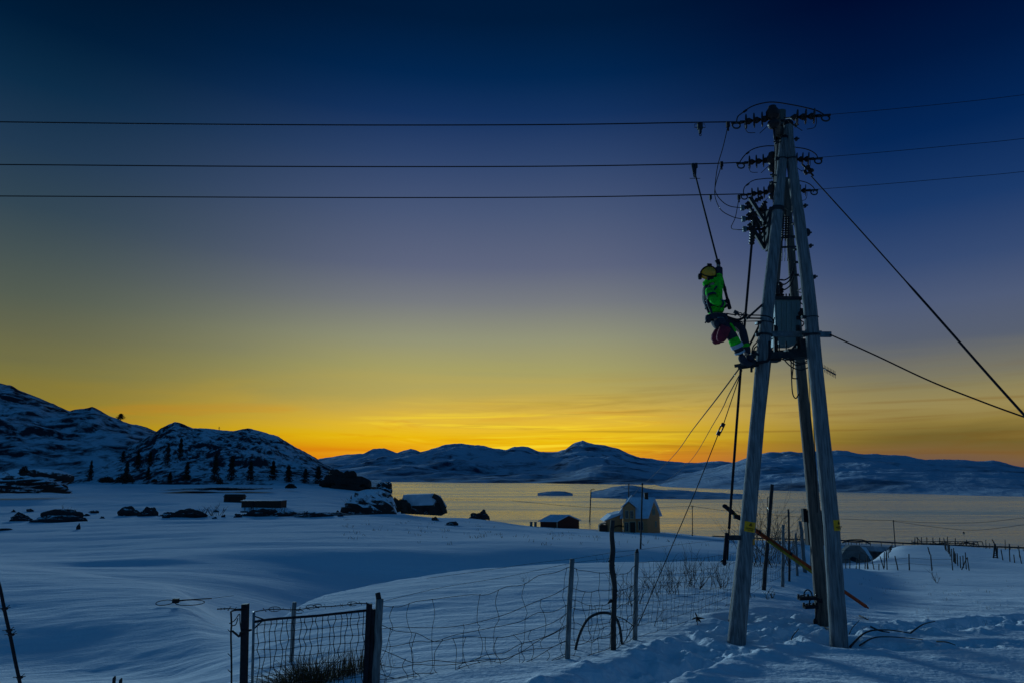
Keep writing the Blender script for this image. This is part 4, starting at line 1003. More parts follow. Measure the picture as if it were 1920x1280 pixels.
# bucket bags hanging from the belt
bagt = thing('tool_bag', 'dark red cloth tool bag hanging from the belt behind the thighs', 'tool bag', J(1352,640,-.16))
mb = MB(); a, b_ = J(1361,612,-.22), J(1349,641,-.18)
mb.lathe(a, b_, [(0,.07),(.01,.085),(.12,.088),(.19,.08),(.24,.06),(.26,.03)], 18); mb.build('pouch', MT['bag'], bagt)
mb = MB(); a, b_ = J(1352,618,-.08), J(1341,641,-.06); mb.lathe(a, b_, [(0,.07),(.05,.095),(.14,.10),(.21,.075),(.25,.02)], 18); mb.build('pouch', MT['bag'], bagt)
mb = MB(); mb.tube([J(1352,604,-.2), J(1361,613,-.22)], .01, 5); mb.tube([J(1350,604,-.18), J(1353,617,-.12)], .01, 5); mb.build('hanging_strap', MT['navy'], bagt)
# hot stick
hs = thing('hot_stick', 'long dark insulating stick held by the worker, hooked onto the middle line', 'hot stick', J(1367,574,-.2))
d = (stick_t-stick_b).normalized()
mb = MB(); mb.tube([stick_b, stick_b.lerp(stick_t,.25), stick_b.lerp(stick_t,.3), stick_t], [.021,.021,.016,.014], 10); mb.build('rod', MT['black'], hs)
mb = MB(); mb.tube([stick_b-d*.05, stick_b+d*.03], .030, 10); mb.build('grip', MT['black'], hs); mb = MB(); mb.tube([on_st(538), on_st(545)], .027, 10); mb.build('grip', MT['black'], hs)
mb = MB(); hd = P(1299,308,11.78); mb.tube([P(1303,332,11.72), hd], [.028,.034], 8); mb.tube([P(1304,330,11.7), P(1305,312,11.75), P(1303,307,11.78)], .014, 6); mb.box(P(1305,311,11.75), (.05,.04,.09)); mb.tube([P(1293,335,11.7), P(1313,335,11.7)], .006, 5); mb.build('hook_head', MT['metal'], hs)
# ------------------------------------------------------------------ near ground things
def post(name, label, bx, by, tx, ty, wpx, m, group=None, Y=None, seg=8, rough=.15, cat='fence post', parent=None, taper=.85, sink=.3):
    if Y is None: Y = hit(bx, by).y
    a = P(bx, by, Y); c_ = P(tx, ty, Y); r = pxr(a, wpx); d = (c_-a).normalized(); n = 10; pp = []; rr = []
    for i in range(n):
        t_ = i/(n-1); q = (a-d*sink).lerp(c_, t_)
        pp.append(q+Vector((rnd.uniform(-1,1), rnd.uniform(-1,1), 0))*r*rough); rr.append(r*(1-(1-taper)*t_)*(1+rnd.uniform(-1,1)*rough*.5))
    mb = MB(); mb.tube(pp, rr, seg); o = mb.build(name, m, parent)
    if parent is None: tag(o, label, cat, group)
    return o, a, c_

def sag(a, b, s, n=8, wob=0.0, rr=None):
    out_ = []
    for i in range(n+1):
        t_ = i/n; p = a.lerp(b, t_); p = p-Vector((0,0,s*4*t_*(1-t_)))
        if wob and 0 < i < n: p = p+Vector((rnd.uniform(-1,1)*wob*.5, rnd.uniform(-1,1)*wob, rnd.uniform(-1,1)*wob))
        out_.append(p)
    return out_

# -------- the wire fence: posts + netting panels
fen = thing('wire_fence', 'sagging wire mesh fence with weathered posts running from the gate to the pylon', 'fence', P(1068,1232,9.5))
YG = 8.7
gp = post('post', '', 703,1318,712,1122, 17, MT['post_grey'], Y=YG, parent=fen)[0:]
mb = MB(); mb.tube([P(711,1126,YG), P(708,1111,YG+.03)], .032, 8); mb.build('post_top', MT['post_dark'], gp[0])
p1 = post('post', '', 1064,1232,1072,1047, 11, MT['post_grey'], Y=9.5, parent=fen)
p3 = post('post', '', 1190,1195,1194,1035, 9.5, MT['post_grey'], Y=10.9, parent=fen)
mb = MB(); mb.tube([P(1194,1036,10.9), P(1195,1028,10.9)], [.035,.012], 6); mb.build('post_top', MT['post_dark'], p3[0])
# crooked stake
mb = MB(); cs = [(1149,1240,10.1),(1150,1215,10.1),(1150,1170,10.1),(1152,1120,10.1),(1152,1095,10.1),(1147,1060,10.1),(1149,1030,10.1),(1147,1000,10.1),(1149,974,10.1)]
mb.tube(catmull(pts(cs), 4), [pxr(P(1150,1100,10.1), w) for w in np.interp(np.linspace(0,1,33), [0,.3,.45,.6,1], [11,10,9,11,8])], 8)
for l in ([(1150,1060,10.1),(1143,1050,10.05),(1141,1052,10.0)], [(1146,1125,10.1),(1140,1130,10.05)], [(1151,1100,10.1),(1158,1108,10.05)]): mb.tube(pts(l), [.03,.008] if len(l) == 2 else [.03,.018,.008], 6)
mb.build('crooked_stake', MT['post_dark'], fen)
# farther posts behind the left leg
f2 = [post('post', '', 1467.5,1076,1468.8,983, 6.5, MT['post_grey'], Y=18.3, parent=fen), post('post', '', 1494.5,1063,1492,999, 5, MT['post_grey'], Y=22, parent=fen), post('post', '', 1508,1056,1500.6,976, 8, MT['post_grey'], Y=24, parent=fen), post('post','',1521,1057,1520,1019,4,MT['post_grey'],Y=27,parent=fen)]
def net(A, B, rows, vstep, wob, name='wire_netting', sagk=.05, r=.0042, skew=.0):
    """A,B: (base, top) of the two ends. wires: rows heights as fractions"""
    mb = MB(); n = max(6, int((A[0]-B[0]).length/.22)); lines = []
    for h in rows:
        a = A[0].lerp(A[1], h+rnd.uniform(-.02,.02)); b_ = B[0].lerp(B[1], h+rnd.uniform(-.02,.02))
        l = sag(a, b_, sagk*rnd.uniform(.4,1.6), n, wob*.35); lines.append(l); mb.tube(catmull(l, 3), r, 4, False)
    k = max(2, int((A[0]-B[0]).length/vstep))
    for j in range(k):
        t_ = (j+.5+rnd.uniform(-.2,.2))/k; vp = []
        for l in lines:
            tt = min(max(t_+rnd.uniform(-1,1)*wob*.18, 0), .999)*n; i = int(tt); vp.append(l[i].lerp(l[i+1], tt-i))
        k0 = 0; k1 = len(vp)
        if rnd.random() < .25: k0 = 1
        if rnd.random() < .3*min(1, wob*12): k1 -= rnd.choice((1,2))
        q = vp[k0:k1]
        if len(q) > 1:
            q2 = [q[0]]
            for a, b_ in zip(q[:-1], q[1:]): q2 += [a.lerp(b_, .5)+Vector((rnd.uniform(-1,1)*wob*.55, rnd.uniform(-1,1)*wob*.6, 0)), b_]
            mb.tube(catmull(q2, 3), r*.9, 4, False)
            for kn in q: mb.ell(kn, (r*1.8,)*3, None, 5, 4)
    return mb.build(name, MT['wire'], fen)
G0 = (P(706,1312,YG), P(711,1132,YG)); F1 = (P(1064,1232,9.5), P(1071,1052,9.5)); F2 = (P(1150,1215,10.1), P(1149,1070,10.1)); F3 = (P(1191,1195,10.9), P(1194,1052,10.9)); F4 = (P(1376,1130,14.6), P(1385,1035,14.6)); F5 = (P(1437,1093,17), P(1440,1008,17)); F6 = (P(1467.5,1076,18.3), P(1468.8,995,18.3)); F7 = (P(1508,1056,24), P(1500.6,985,24))
R_ROWS = (.02,.2,.36,.54,.74,.97)
net(G0, F1, R_ROWS, .27, .085, sagk=.12); net(G0, (F1[0], F1[0].lerp(F1[1], .6)), (.1,.3,.55,.8), .2, .12, sagk=.2)
net(F1, F2, R_ROWS, .17, .07); net(F1, F2, (.15,.3,.6), .14, .10); net(F2, F3, R_ROWS, .15, .06); net(F3, F4, (.02,.16,.3,.45,.62,.8,.98), .17, .03, r=.003); net(F4, F5, R_ROWS, .2, .02, r=.003); net(F5, F6, R_ROWS, .2, .02, r=.003); net(F6, F7, R_ROWS, .35, .02, r=.003)
# single strands
mb = MB()
mb.tube(catmull(pts([(712,1128,YG),(830,1100,9),(940,1082,9.3),(1072,1055,9.5),(1150,1045,10.1),(1194,1037,10.9)]), 6), .0026, 4, False)
mb.tube(catmull(pts([(800,1083,9.4),(900,1070,9.5),(1000,1055,9.6),(1072,1047,9.5),(1149,1035,10.1),(1194,1030,10.9),(1290,1018,12.7),(1384,1009,14.6)]), 6), .0026, 4, False)
mb.build('top_strand', MT['wire'], fen)
# gate
gate = thing('field_gate', 'narrow dark steel gate filled with square wire netting and barbed wire on top', 'gate', P(590,1320,8.5))
def GQ(px, py): return P(px, py, 8.5+(px-470)/230*.2)
mb = MB(); mb.bar(GQ(692.5,1131), GQ(684,1325), .065, .06, up=(1,0,0)); mb.bar(GQ(700,1141), GQ(694,1325), .05, .04, up=(1,0,0)); mb.build('hinge_stile', MT['black'], gate)
mb = MB(); mb.tube([GQ(476,1146), GQ(472,1325)], .016, 8); mb.build('latch_stile', MT['steel'], gate)
mb = MB(); mb.tube([GQ(476,1165), GQ(500,1161), GQ(520,1159), GQ(600,1153), GQ(690,1143)], .0145, 8); mb.tube([GQ(476,1178), GQ(491,1164)], .008, 6); mb.tube([GQ(474,1153), GQ(496,1161)], .008, 6); mb.build('top_rail', MT['black'], gate)
mb = MB(); hs_ = []
for i, y0 in enumerate((1172,1186,1205,1219,1234,1252,1268,1285,1302,1318)):
    l = [GQ(477+j*21.4, y0-j*(1.7)+rnd.uniform(-1.5,1.5)) for j in range(11)]; l[-1] = GQ(690,y0-18); hs_.append(l); mb.tube(catmull(l, 3), .0036, 5, False)
for j in range(20):
    t_ = .4+j*.51; l = [GQ(477+21.4*t_, 1161-1.7*t_)]
    for i, h in enumerate(hs_):
        tt = min(max(t_+rnd.uniform(-.16,.16)-.02*i, 0), 9.99); k = int(tt); l.append(h[k].lerp(h[k+1], tt-k))
    mb.tube(catmull(l, 3), .0046, 5, False)
    for q in l[1:]: mb.ell(q, (.008,.008,.010), None, 6, 4)
mb.build('wire_netting', MT['wire'], gate)
def barbed(ptsl, name, parent, r=.005, step=.09):
    mb = MB(); l = catmull(ptsl, 6); mb.tube(l, r, 5)
    acc = 0
    for a, b_ in zip(l[:-1], l[1:]):
        acc += (b_-a).length
        if acc > step:
            acc = 0
            for _ in range(2):
                v = Vector((rnd.uniform(-1,1), rnd.uniform(-.5,.5), rnd.uniform(-1,1))).normalized()*.03; mb.tube([b_-v, b_+v], .0028, 4)
    return mb.build(name, MT['wire'], parent)
barbed([GQ(477,1146),GQ(500,1142),GQ(520,1141),GQ(545,1142),GQ(565,1141),GQ(590,1137),GQ(620,1136),GQ(650,1133),GQ(672,1130),GQ(692,1131)], 'barbed_wire', gate, .006)
for (x, y, r) in ((515,1141,.07),(583,1137,.06),(595,1135,.05),(661,1131,.06),(561,1146,.05)):
    mb = MB(); c_ = GQ(x,y); mb.tube([c_+Vector((cos(q)*r,sin(q)*.01,sin(q)*r*.35)) for q in np.linspace(0,5.6,14)], .004, 5); mb.build('wire_loop', MT['wire'], gate)
gp_ = thing('gate_post', 'black steel gate post with rusty wire wound round it left of the gate', 'post', P(459,1325,8.5))
mb = MB(); mb.bar(P(460,1131,8.5), P(456,1330,8.5), .072, .07, up=(1,0,0)); mb.build('post_shaft', MT['black'], gp_)
barbed([P(407,1141,8.5),P(430,1140,8.5),P(445,1141,8.5),P(460,1140,8.45)], 'barbed_wire', gp_, .007, .06)
mb = MB()
mb.tube(catmull(pts([(433,1145,8.5),(434,1170,8.5),(433,1190,8.5),(434,1240,8.5),(434,1290,8.5),(433,1330,8.5)]), 5), .011, 6)
mb.tube(catmull(pts([(434,1145,8.5),(442,1143,8.5),(455,1143,8.45)]), 4), .010, 6)
mb.tube(catmull(pts([(430,1168,8.5),(440,1162,8.5),(449,1150,8.5),(450,1165,8.5),(453,1190,8.5)]), 5), .006, 5); mb.tube(catmull(pts([(434,1172,8.5),(442,1170,8.5),(446,1158,8.5)]), 5), .006, 5)
mb.tube(catmull(pts([(436,1182,8.5),(443,1188,8.45),(449,1192,8.45),(452,1184,8.45),(462,1182,8.4),(471,1180,8.45)]), 5), .012, 6)
for y in (1185,1230,1260): mb.tube(pts([(433,y,8.5),(427,y-6,8.5)]), .004, 4)
mb.build('wound_wire', MT['wire'], gp_)
post('fence_post', 'short grey wooden stake behind the gate netting', 550,1165,552,1128,9, MT['post_grey'], Y=11.6, sink=.9)
# dry grass tussock behind the gate
mb = MB(); g0 = gpt(585, 9.6)
for i in range(900):
    a = rnd.gauss(0,.30); b_ = rnd.gauss(0,.13); p = g0+Vector((a, b_, -.15)); h = .48*max(.25, 1-abs(a)*1.0)*rnd.uniform(.5,1.25); l = Vector((rnd.gauss(0,.10)+a*.25, rnd.gauss(0,.08), h))
    mb.tube([p, p+l*.55+Vector((0,0,.03)), p+l+Vector((l.x*.5,0,-.02))], [.0035,.003,.0012], 3, False)
o = tag(mb.build('grass_tussock', MT['grass'], None), 'dry brown grass clump sticking out of the snow behind the gate', 'grass')
mb = MB(); g0 = gpt(668, 9.7)
for i in range(260):
    a = rnd.gauss(0,.16); p = g0+Vector((a, rnd.gauss(0,.1), -.1)); l = Vector((rnd.gauss(0,.06), rnd.gauss(0,.05), rnd.uniform(.15,.42)))
    mb.tube([p, p+l], [.0035,.0015], 3, False)
tag(mb.build('grass_tussock', MT['grass'], None), 'smaller sparse dry grass clump beside the gate hinge stile', 'grass')

# twiggy shrubs
def shrub(label, base, h, spread, n, r0, seed, name='bare_shrub', cat='shrub', m=None, lean=0, group='bare shrubs in the snow', depth=3):
    rs_ = random.Random(seed); mb = MB()
    def br(p, d, ln, r, lv):
        l = [p]; dd = d.copy()
        for _ in range(3):
            dd = (dd+Vector((rs_.uniform(-1,1), rs_.uniform(-1,1), rs_.uniform(-.3,.6)))*.28).normalized(); l.append(l[-1]+dd*ln/3)
        mb.tube(l, [r, r*.85, r*.7, r*.45], 4, False)
        if lv > 0:
            for _ in range(rs_.choice((2,3))):
                k = rs_.choice((1,2,3)); br(l[k], (dd+Vector((rs_.uniform(-1,1), rs_.uniform(-1,1), rs_.uniform(-.2,.5)))*.75).normalized(), ln*rs_.uniform(.45,.75), r*.6, lv-1)
    for i in range(n):
        p = base+Vector((rs_.uniform(-1,1)*spread, rs_.uniform(-1,1)*spread*.5, -.12)); d = Vector((rs_.uniform(-.6,.6)+lean, rs_.uniform(-.4,.4), 1)).normalized()
        br(p, d, h*rs_.uniform(.45,.8), r0, depth-1)
    return tag(mb.build(name, m or MT['twig'], None), label, cat, group)
shrub('bare twiggy shrub in the blue hollow, right of the two centre ones', gpt(997,40)+Vector((0,0,.1)), 1.7, .35, 6, .022, 1)
shrub('bare thin shrub in the blue hollow, left of a taller bushy one', gpt(943,38), 1.6, .6, 6, .016, 2)
shrub('small bare bush in the hollow near the top of the first fence post', gpt(1123,52), 1.6, .4, 6, .016, 4, lean=.3)
shrub('low dark clump of withered stalks left of the grey fence post top', gpt(1052,33), 1.2, .35, 7, .03, 5)
for i, (px, Y, hh, n, lb) in enumerate(((1165,14.5,.75,9,'thorny bare bush right behind the crooked stake'),(1245,16,.8,12,'wide twiggy bush behind the netting, middle of the thicket'),(1285,17,.9,14,'dense twiggy bush behind the netting left of the hand lever'),(1330,17,.8,14,'dense twiggy bush at the right end of the thicket by the pylon leg'),(1230,12.5,.45,3,'single thin bare sapling at the foot of the netting'),(1205,15.5,.7,8,'thin bare bush directly right of the third fence post'))):
    shrub(lb, gpt(px,Y), hh, .45, n, .008, 20+i)
for i, (px, Y, hh, n, lb) in enumerate(((1418,24,2.2,14,'tall bare bush between the left pylon leg and the leaning pole'),(1452,25,2.0,14,'tall bare bush just right of the leaning pole'),(1480,27,1.5,10,'bare bush among the fence posts near the rear leg'),(1465,15.5,.35,4,'tiny bare weed poking from snow between the pylon legs'))):
    shrub(lb, gpt(px,Y), hh, .6, n, .012, 40+i)
shrub('tiny tuft of dead stems on the bright mound crest', gpt(985,19), .3, .08, 5, .004, 60); shrub('small dead plant in the snow near the right pylon leg track', gpt(1755,34), .8, .12, 3, .012, 61)
# leaning pole and the old pole behind the fence
post('leaning_pole', 'tall leaning wooden pole right of the left pylon leg', 1433,1093,1447.5,907,8, MT['post_dark'], Y=17, cat='pole')
post('thin_pole', 'thin straight pole with pointed top behind the fence posts', 1480,1069,1478.3,954,4.5, MT['post_dark'], Y=20, cat='pole')
# bent hose arch
mb = MB(); mb.tube(catmull(pts([(1077,1236,10.2),(1080,1212,10.2),(1088,1185,10.2),(1102,1160,10.2),(1122,1149,10.2),(1142,1149,10.3),(1155,1158,10.4),(1163,1180,10.5),(1167,1218,10.6)]), 6), .019, 8)
tag(mb.build('bent_hose', MT['metal'], None), 'grey hose bent into an arch out of the snow by the crooked stake', 'hose')
mb = MB(); mb.tube(catmull(pts([(1154,1154,10.2),(1170,1160,10.4),(1188,1173,10.8)]), 5), .007, 5); mb.tube(catmull(pts([(1158,1218,10.4),(1172,1200,10.6),(1190,1170,10.9)]), 5), .007, 5)
tag(mb.build('loose_wire', MT['wire'], None), 'loose wire ends tangled between the crooked stake and third post', 'wire')
# dry leaf clump on the snow
mb = MB(); c_ = gpt(1308, 12.2)+Vector((0,0,.12))
for i in range(14):
    d = Vector((rnd.uniform(-1,1), rnd.uniform(-.5,.5), rnd.uniform(-.7,.6)))*.14; mb.tube([c_, c_+d*.6, c_+d], [.012,.014,.004], 5)
mb.tube([c_-Vector((0,0,.2)), c_], .006, 5); tag(mb.build('withered_plant', MT['twig'], None), 'withered dark plant head on the snow left of the front left leg', 'plant')
# branches lying by the pylon
def br_(label, l, r, m=None):
    q = []
    for (px, Y, dz) in l: g_ = gpt(px, Y); q.append(g_+Vector((0,0,dz)))
    mb = MB(); k = catmull(q, 6); n = len(k); mb.tube(k, [r*(1-.55*i/(n-1)) for i in range(n)], 7); return tag(mb.build('fallen_branch', m or MT['post_dark'], None), label, 'branch', 'dark branches lying on the snow')
br_('longest dark branch curving right from the foot of the right pylon leg', [(1594,10.8,.02),(1625,11.1,.10),(1665,11.3,.14),(1710,11.3,.12)], .016)
br_('dark branch crossing just under the longest one by the right leg', [(1612,10.75,.03),(1640,11.05,.08),(1680,11.25,.07),(1730,11.2,.0)], .012)
br_('short straight dark branch above the longest branch', [(1632,11.75,.04),(1650,11.7,.05),(1668,11.75,.04)], .016)
br_('dark branch slanting up to the right in the trampled trench', [(1708,11.9,.05),(1732,12.1,.14),(1755,12.5,.16)], .014)
br_('dark stick lying alone at the right of the branches', [(1757,11.1,.04),(1775,10.9,.05),(1792,10.8,.03)], .013)
br_('thin curved twig poking from the snow right of the right leg', [(1592,11.6,.02),(1600,11.8,.14),(1613,12,.16)], .009)
br_('thin bent stick in the trampled snow between the pylon legs', [(1482,10.9,.02),(1486,11.05,.10),(1499,11.3,.14)], .012)
br_('small dark wood chips left of the orange pole end', [(1612,14.3,.03),(1620,14.0,.05),(1628,14.0,.02)], .02)
# wire frame lying on the left snow
mb = MB(); c_ = gpt(335, 21)+Vector((0,0,.12))
for cx_, rx_ in ((-.42,.24),(.32,.42)):
    mb.tube([c_+Vector((cx_+cos(q)*rx_, sin(q)*.2, sin(q)*.04)) for q in np.linspace(0,2*pi,16)], .012, 5)
mb.tube([c_+Vector((-.1,0,.06)), c_+Vector((.9,.1,.10))], .016, 5); mb.box(c_+Vector((-.1,0,.05)), (.16,.12,.12)); mb.tube([c_+Vector((.8,0,.1)), c_+Vector((1.5,.2,.16))], .005, 4)
tag(mb.build('wire_coil', MT['wire'], None), 'coil of old fence wire lying on the blue snow at left', 'wire coil')
# blurred near stake at the left edge
st_ = thing('wired_stake', 'dark thin stake wound with barbed wire at the left edge', 'stake', P(35,1300,6.5))
mb = MB(); mb.tube(catmull(pts([(-6,1080,6.5),(2,1110,6.5),(10,1150,6.5),(20,1195,6.5),(30,1245,6.5),(38,1282,6.5),(46,1330,6.5)]), 4), .014, 7); mb.build('stake_shaft', MT['black'], st_)
mb = MB()
for (x, y) in ((9,1140),(17,1181),(21,1189),(37,1269)):
    c_ = P(x,y,6.5); mb.ell(c_, (.03,.02,.014)); mb.tube([c_-Vector((.06,0,0)), c_+Vector((.05,0,.01))], .004, 4); mb.tube([c_-Vector((.02,0,.02)), c_+Vector((.04,0,.03))], .004, 4)
mb.build('barb', MT['wire'], st_)
for x, y in ((214,1274),(226,1278)):
    c_ = P(x,y,8.8); mb = MB(); mb.tube([c_+Vector((0,0,.02)), c_-Vector((0,0,1.0))], .02, 6); mb.tube([c_+Vector((0,0,.02)), c_+Vector((.01,0,.045))], [.02,.008], 6)
    tag(mb.build('stake_tip', MT['post_dark'], None), ('left' if x < 220 else 'right')+' of two dark stake tips at the bottom left edge', 'stake', 'two stake tips at the bottom edge')

# orange telescopic sticks leaning across behind the legs
ts = thing('telescopic_stick', 'long orange telescopic stick with yellow end leaning behind the pylon legs', 'telescopic stick', P(1625,1137,14.3))
a, b_ = P(1628,1139,14.3), P(1388,974,13.6)
def TP(t_): return a.lerp(b_, t_)
mb = MB(); mb.tube([TP(0), TP(.03)], .018, 6); mb.tube([TP(.02), TP(.45)], .034, 9); mb.tube([TP(.45), TP(.93)], .042, 9); mb.build('tube', MT['orange'], ts)
mb = MB(); yb = P(1359,948,13.5); mb.tube([TP(.90), yb], .030, 8); mb.build('end_section', MT['stick_yellow'], ts)
mb = MB(); mb.tube([yb, yb.lerp(TP(.9),.3)], .042, 8); mb.ell(yb, (.05,.05,.04))
for t_ in (.45,.62,.86): mb.tube([TP(t_-.006), TP(t_+.006)], .052, 9)
mb.build('collar', MT['black'], ts)
ts2 = thing('telescopic_stick', 'shorter olive stick lying just under the orange one behind the legs', 'telescopic stick', P(1530,1082,13.9))
mb = MB(); mb.tube(pts([(1545,1088,13.9),(1486,1046,13.8),(1440,1013,13.7)]), .026, 8); mb.build('tube', MT['stick_yellow'], ts2)
mb = MB(); mb.box(P(1381,968,13.5), (.12,.08,.07)); mb.tube(pts([(1376,968,13.5),(1392,974,13.5)]), .025, 6); mb.build('clamp_head', MT['black'], ts2)
mb = MB(); mb.tube(pts([(1440,1013,13.7),(1392,974,13.5)]), .012, 6); mb.build('thin_section', MT['orange'], ts2)
# ------------------------------------------------------------------ buildings, poles, fences farther off
# yellow house
HYY = hit(1185,997).y
def house():
    Y0 = HYY; base = P(1190,998,Y0); s = (base.y*CT+(base.z-CZ)*ST)/F   # metres per photo pixel
    h = thing('house', 'ochre two-storey wooden house with snowy roof and front gable by the shore', 'house', base)
    def W(px, py, d=0): p = P(px, py, Y0); return Vector((p.x, p.y+d, p.z))
    z0 = W(1190,1000).z-.6
    def q(px, d, z): return Vector((W(px,970).x, Y0+d, z))
    ze = W(1205,967).z; zr = W(1205,935).z; xl, xr = W(1168,970).x, W(1216,970).x
    xg = W(1243,970).x
    # main block is turned so its right gable shows: footprint corners A(left front) B(right front) C(right back) D(left back)
    A = Vector((W(1168,970).x, Y0, 0)); B = Vector((W(1214,970).x, Y0+.2, 0)); C_2 = Vector((W(1241,970).x*1.03, Y0+5.4, 0)); D = A+(C_2-B)
    def at(p, z): return Vector((p.x, p.y, z))
    mid1 = (A+D)/2; mid2 = (B+C_2)/2
    mb = MB()
    mb.prism([at(A,z0), at(B,z0), at(C_2,z0), at(D,z0)], (0,0,ze-z0))
    for g_, p0, p1 in ((mid2, B, C_2), (mid1, A, D)): mb.prism([at(p0,ze), at(p1,ze), at(g_,zr-.15)], (B-A).normalized()*(-.15 if g_ is mid2 else .15))
    # cross gable in front
    G0_, G1_ = A+(B-A)*.02, A+(B-A)*.52; gm = (G0_+G1_)/2; outv = (B-C_2).normalized(); outw = Vector((outv.x*.4, -1, 0)).normalized()*.9
    zg = W(1183,939).z; zge = W(1205,951).z
    mb.prism([at(G0_+outw,z0), at(G1_+outw,z0), at(G1_+outw,zge), at(gm+outw,zg-.1), at(G0_+outw,zge)], -outw*1.9)
    wall = mb.build('wall', MT['house'], h)
    # roof
    ov = (B-A).normalized()*.35; th = Vector((0,0,.22))
    mb = MB()
    dn = (B-C_2).normalized()
    zsl = (zr-ze)/((B-C_2).length/2)
    e1 = at(A,ze)+dn*.4-Vector((0,0,.4*zsl)); e2 = at(B,ze)+dn*.4-Vector((0,0,.4*zsl)); e3 = at(C_2,ze)-dn*.4-Vector((0,0,.4*zsl)); e4 = at(D,ze)-dn*.4-Vector((0,0,.4*zsl))
    mb.prism([e1-ov, e2+ov, at(mid2,zr)+ov, at(mid1,zr)-ov], th); mb.prism([e4-ov, at(mid1,zr)-ov+Vector((0,0,.003)), at(mid2,zr)+ov+Vector((0,0,.003)), e3+ov], th)
    # cross gable roof
    gz = Vector((0,0,.2)); bk_ = -outw*3.0
    gl = at(G0_+outw*1.25,zge)-(G1_-G0_).normalized()*.3; gr = at(G1_+outw*1.25,zge)+(G1_-G0_).normalized()*.3; gt = at(gm+outw*1.25,zg+.05)
    mb.prism([gl, gt, gt+bk_, gl+bk_], gz); mb.prism([gt+Vector((0,0,.004)), gr, gr+bk_, gt+bk_+Vector((0,0,.004))], gz)
    # left lean-to
    roof = mb.build('roof', MT['roofsnow'], h)
    E0, E1 = Vector((W(1136,970).x, Y0+.3, 0)), Vector((A.x-.02, Y0+.3, 0)); zl0, zl1 = W(1136,975).z, W(1168,963).z; dd = Vector((0,4.2,0))
    mb = MB(); mb.prism([at(E0,z0), at(E1,z0), at(E1,zl1), at(E0,zl0)], dd); mb.build('annex_wall', MT['house'], h)
    mb = MB(); mb.prism([at(E0,zl0)+Vector((-.4,-.35,-.12)), at(E0,zl0)+Vector((.9,-.35,.9)), at(E1,zl1)+Vector((0,-.35,.35)), at(E1,zl1)+Vector((0,-.35,.05))], (0,4.8,0))
    mb.prism([at(E1,zl1)+Vector((-.6,-.3,.3)), at(E1,zl1)+Vector((1.6,-.3,3.1)), at(E1,zl1)+Vector((1.6,-.3,0)), at(E1,zl1)+Vector((-.6,-.3,0))], (0,.3,0))
    mb.build('annex_roof', MT['roofsnow'], h)
    mb = MB(); c_ = at((mid1+mid2)/2, zr)+(B-A)*.22; mb.box(c_+Vector((0,0,.3)), (.6,.6,1.3)); mb.box(c_+Vector((0,0,.97)), (.72,.72,.08)); mb.build('chimney', MT['brown'], roof)
    # windows and doors
    def win(p, ux, w, hh, n_, name='window', m='glass'):
        ux = ux.normalized(); R_ = Matrix((ux, n_, Vector((0,0,1)))).transposed(); mb = MB(); mb.box(p+n_*.02, (w,.06,hh), R_); o = mb.build(name, MT[m], h)
        mb = MB()
        for sgn in (-1,1): mb.box(p+ux*sgn*(w/2+.03)+n_*.05, (.06,.08,hh+.12), R_); mb.box(p+Vector((0,0,sgn*(hh/2+.03)))+n_*.05, (w,.08,.06), R_)
        if name == 'window': mb.box(p+n_*.055, (.04,.06,hh), R_)
        mb.build('frame', MT['white'], o); return o
    fx = (B-A).normalized(); fn = Vector((fx.y, -fx.x, 0)); 
    if fn.y > 0: fn = -fn
    gfx = (G1_-G0_).normalized(); gfn = fn
    gp0 = at(gm+outw, W(1183,963).z)
    win(gp0-gfx*.42, gfx, .45, 1.2, gfn); win(gp0+gfx*.42, gfx, .45, 1.2, gfn)
    win(at(gm+outw+gfx*.5, W(1183,988).z), gfx, .9, 1.9, gfn, 'door', 'brown'); win(at(gm+outw-gfx*.5, W(1183,986).z), gfx, .5, 1.4, gfn)
    win(at(A+(B-A)*.72, W(1203,985).z), fx, .7, 1.3, fn)
    sx_ = (C_2-B).normalized(); sn = Vector((sx_.y, -sx_.x, 0))
    if sn.x < 0: sn = -sn
    pm = at(mid2, W(1228,960).z); win(pm-sx_*.3, sx_, .4, 1.1, sn); win(pm+sx_*.45, sx_, .4, 1.1, sn)
    win(at(B+(C_2-B)*.65, W(1228,985).z), sx_, .5, .9, sn)
    # arch-like porch on the annex
    mb = MB(); p = at((E0+E1)/2, z0+.6)+Vector((.8,-.05,.6)); mb.tube([p+Vector((cos(q_)*1.1,-.05,sin(q_)*.7)) for q_ in np.linspace(.1,pi-.3,9)], .10, 5); mb.build('porch_arch', MT['brown'], h)
    mb = MB(); mb.box(q(1131,.8,z0+1.3), (1.4,1.4,1.4)); mb.prism([q(1125,-.1,z0+2.0), q(1137,-.1,z0+2.3), q(1137,-.1,z0+2.4), q(1125,-.1,z0+2.12)], (0,1.8,0)); mb.build('shed', MT['brown'], h)
house()
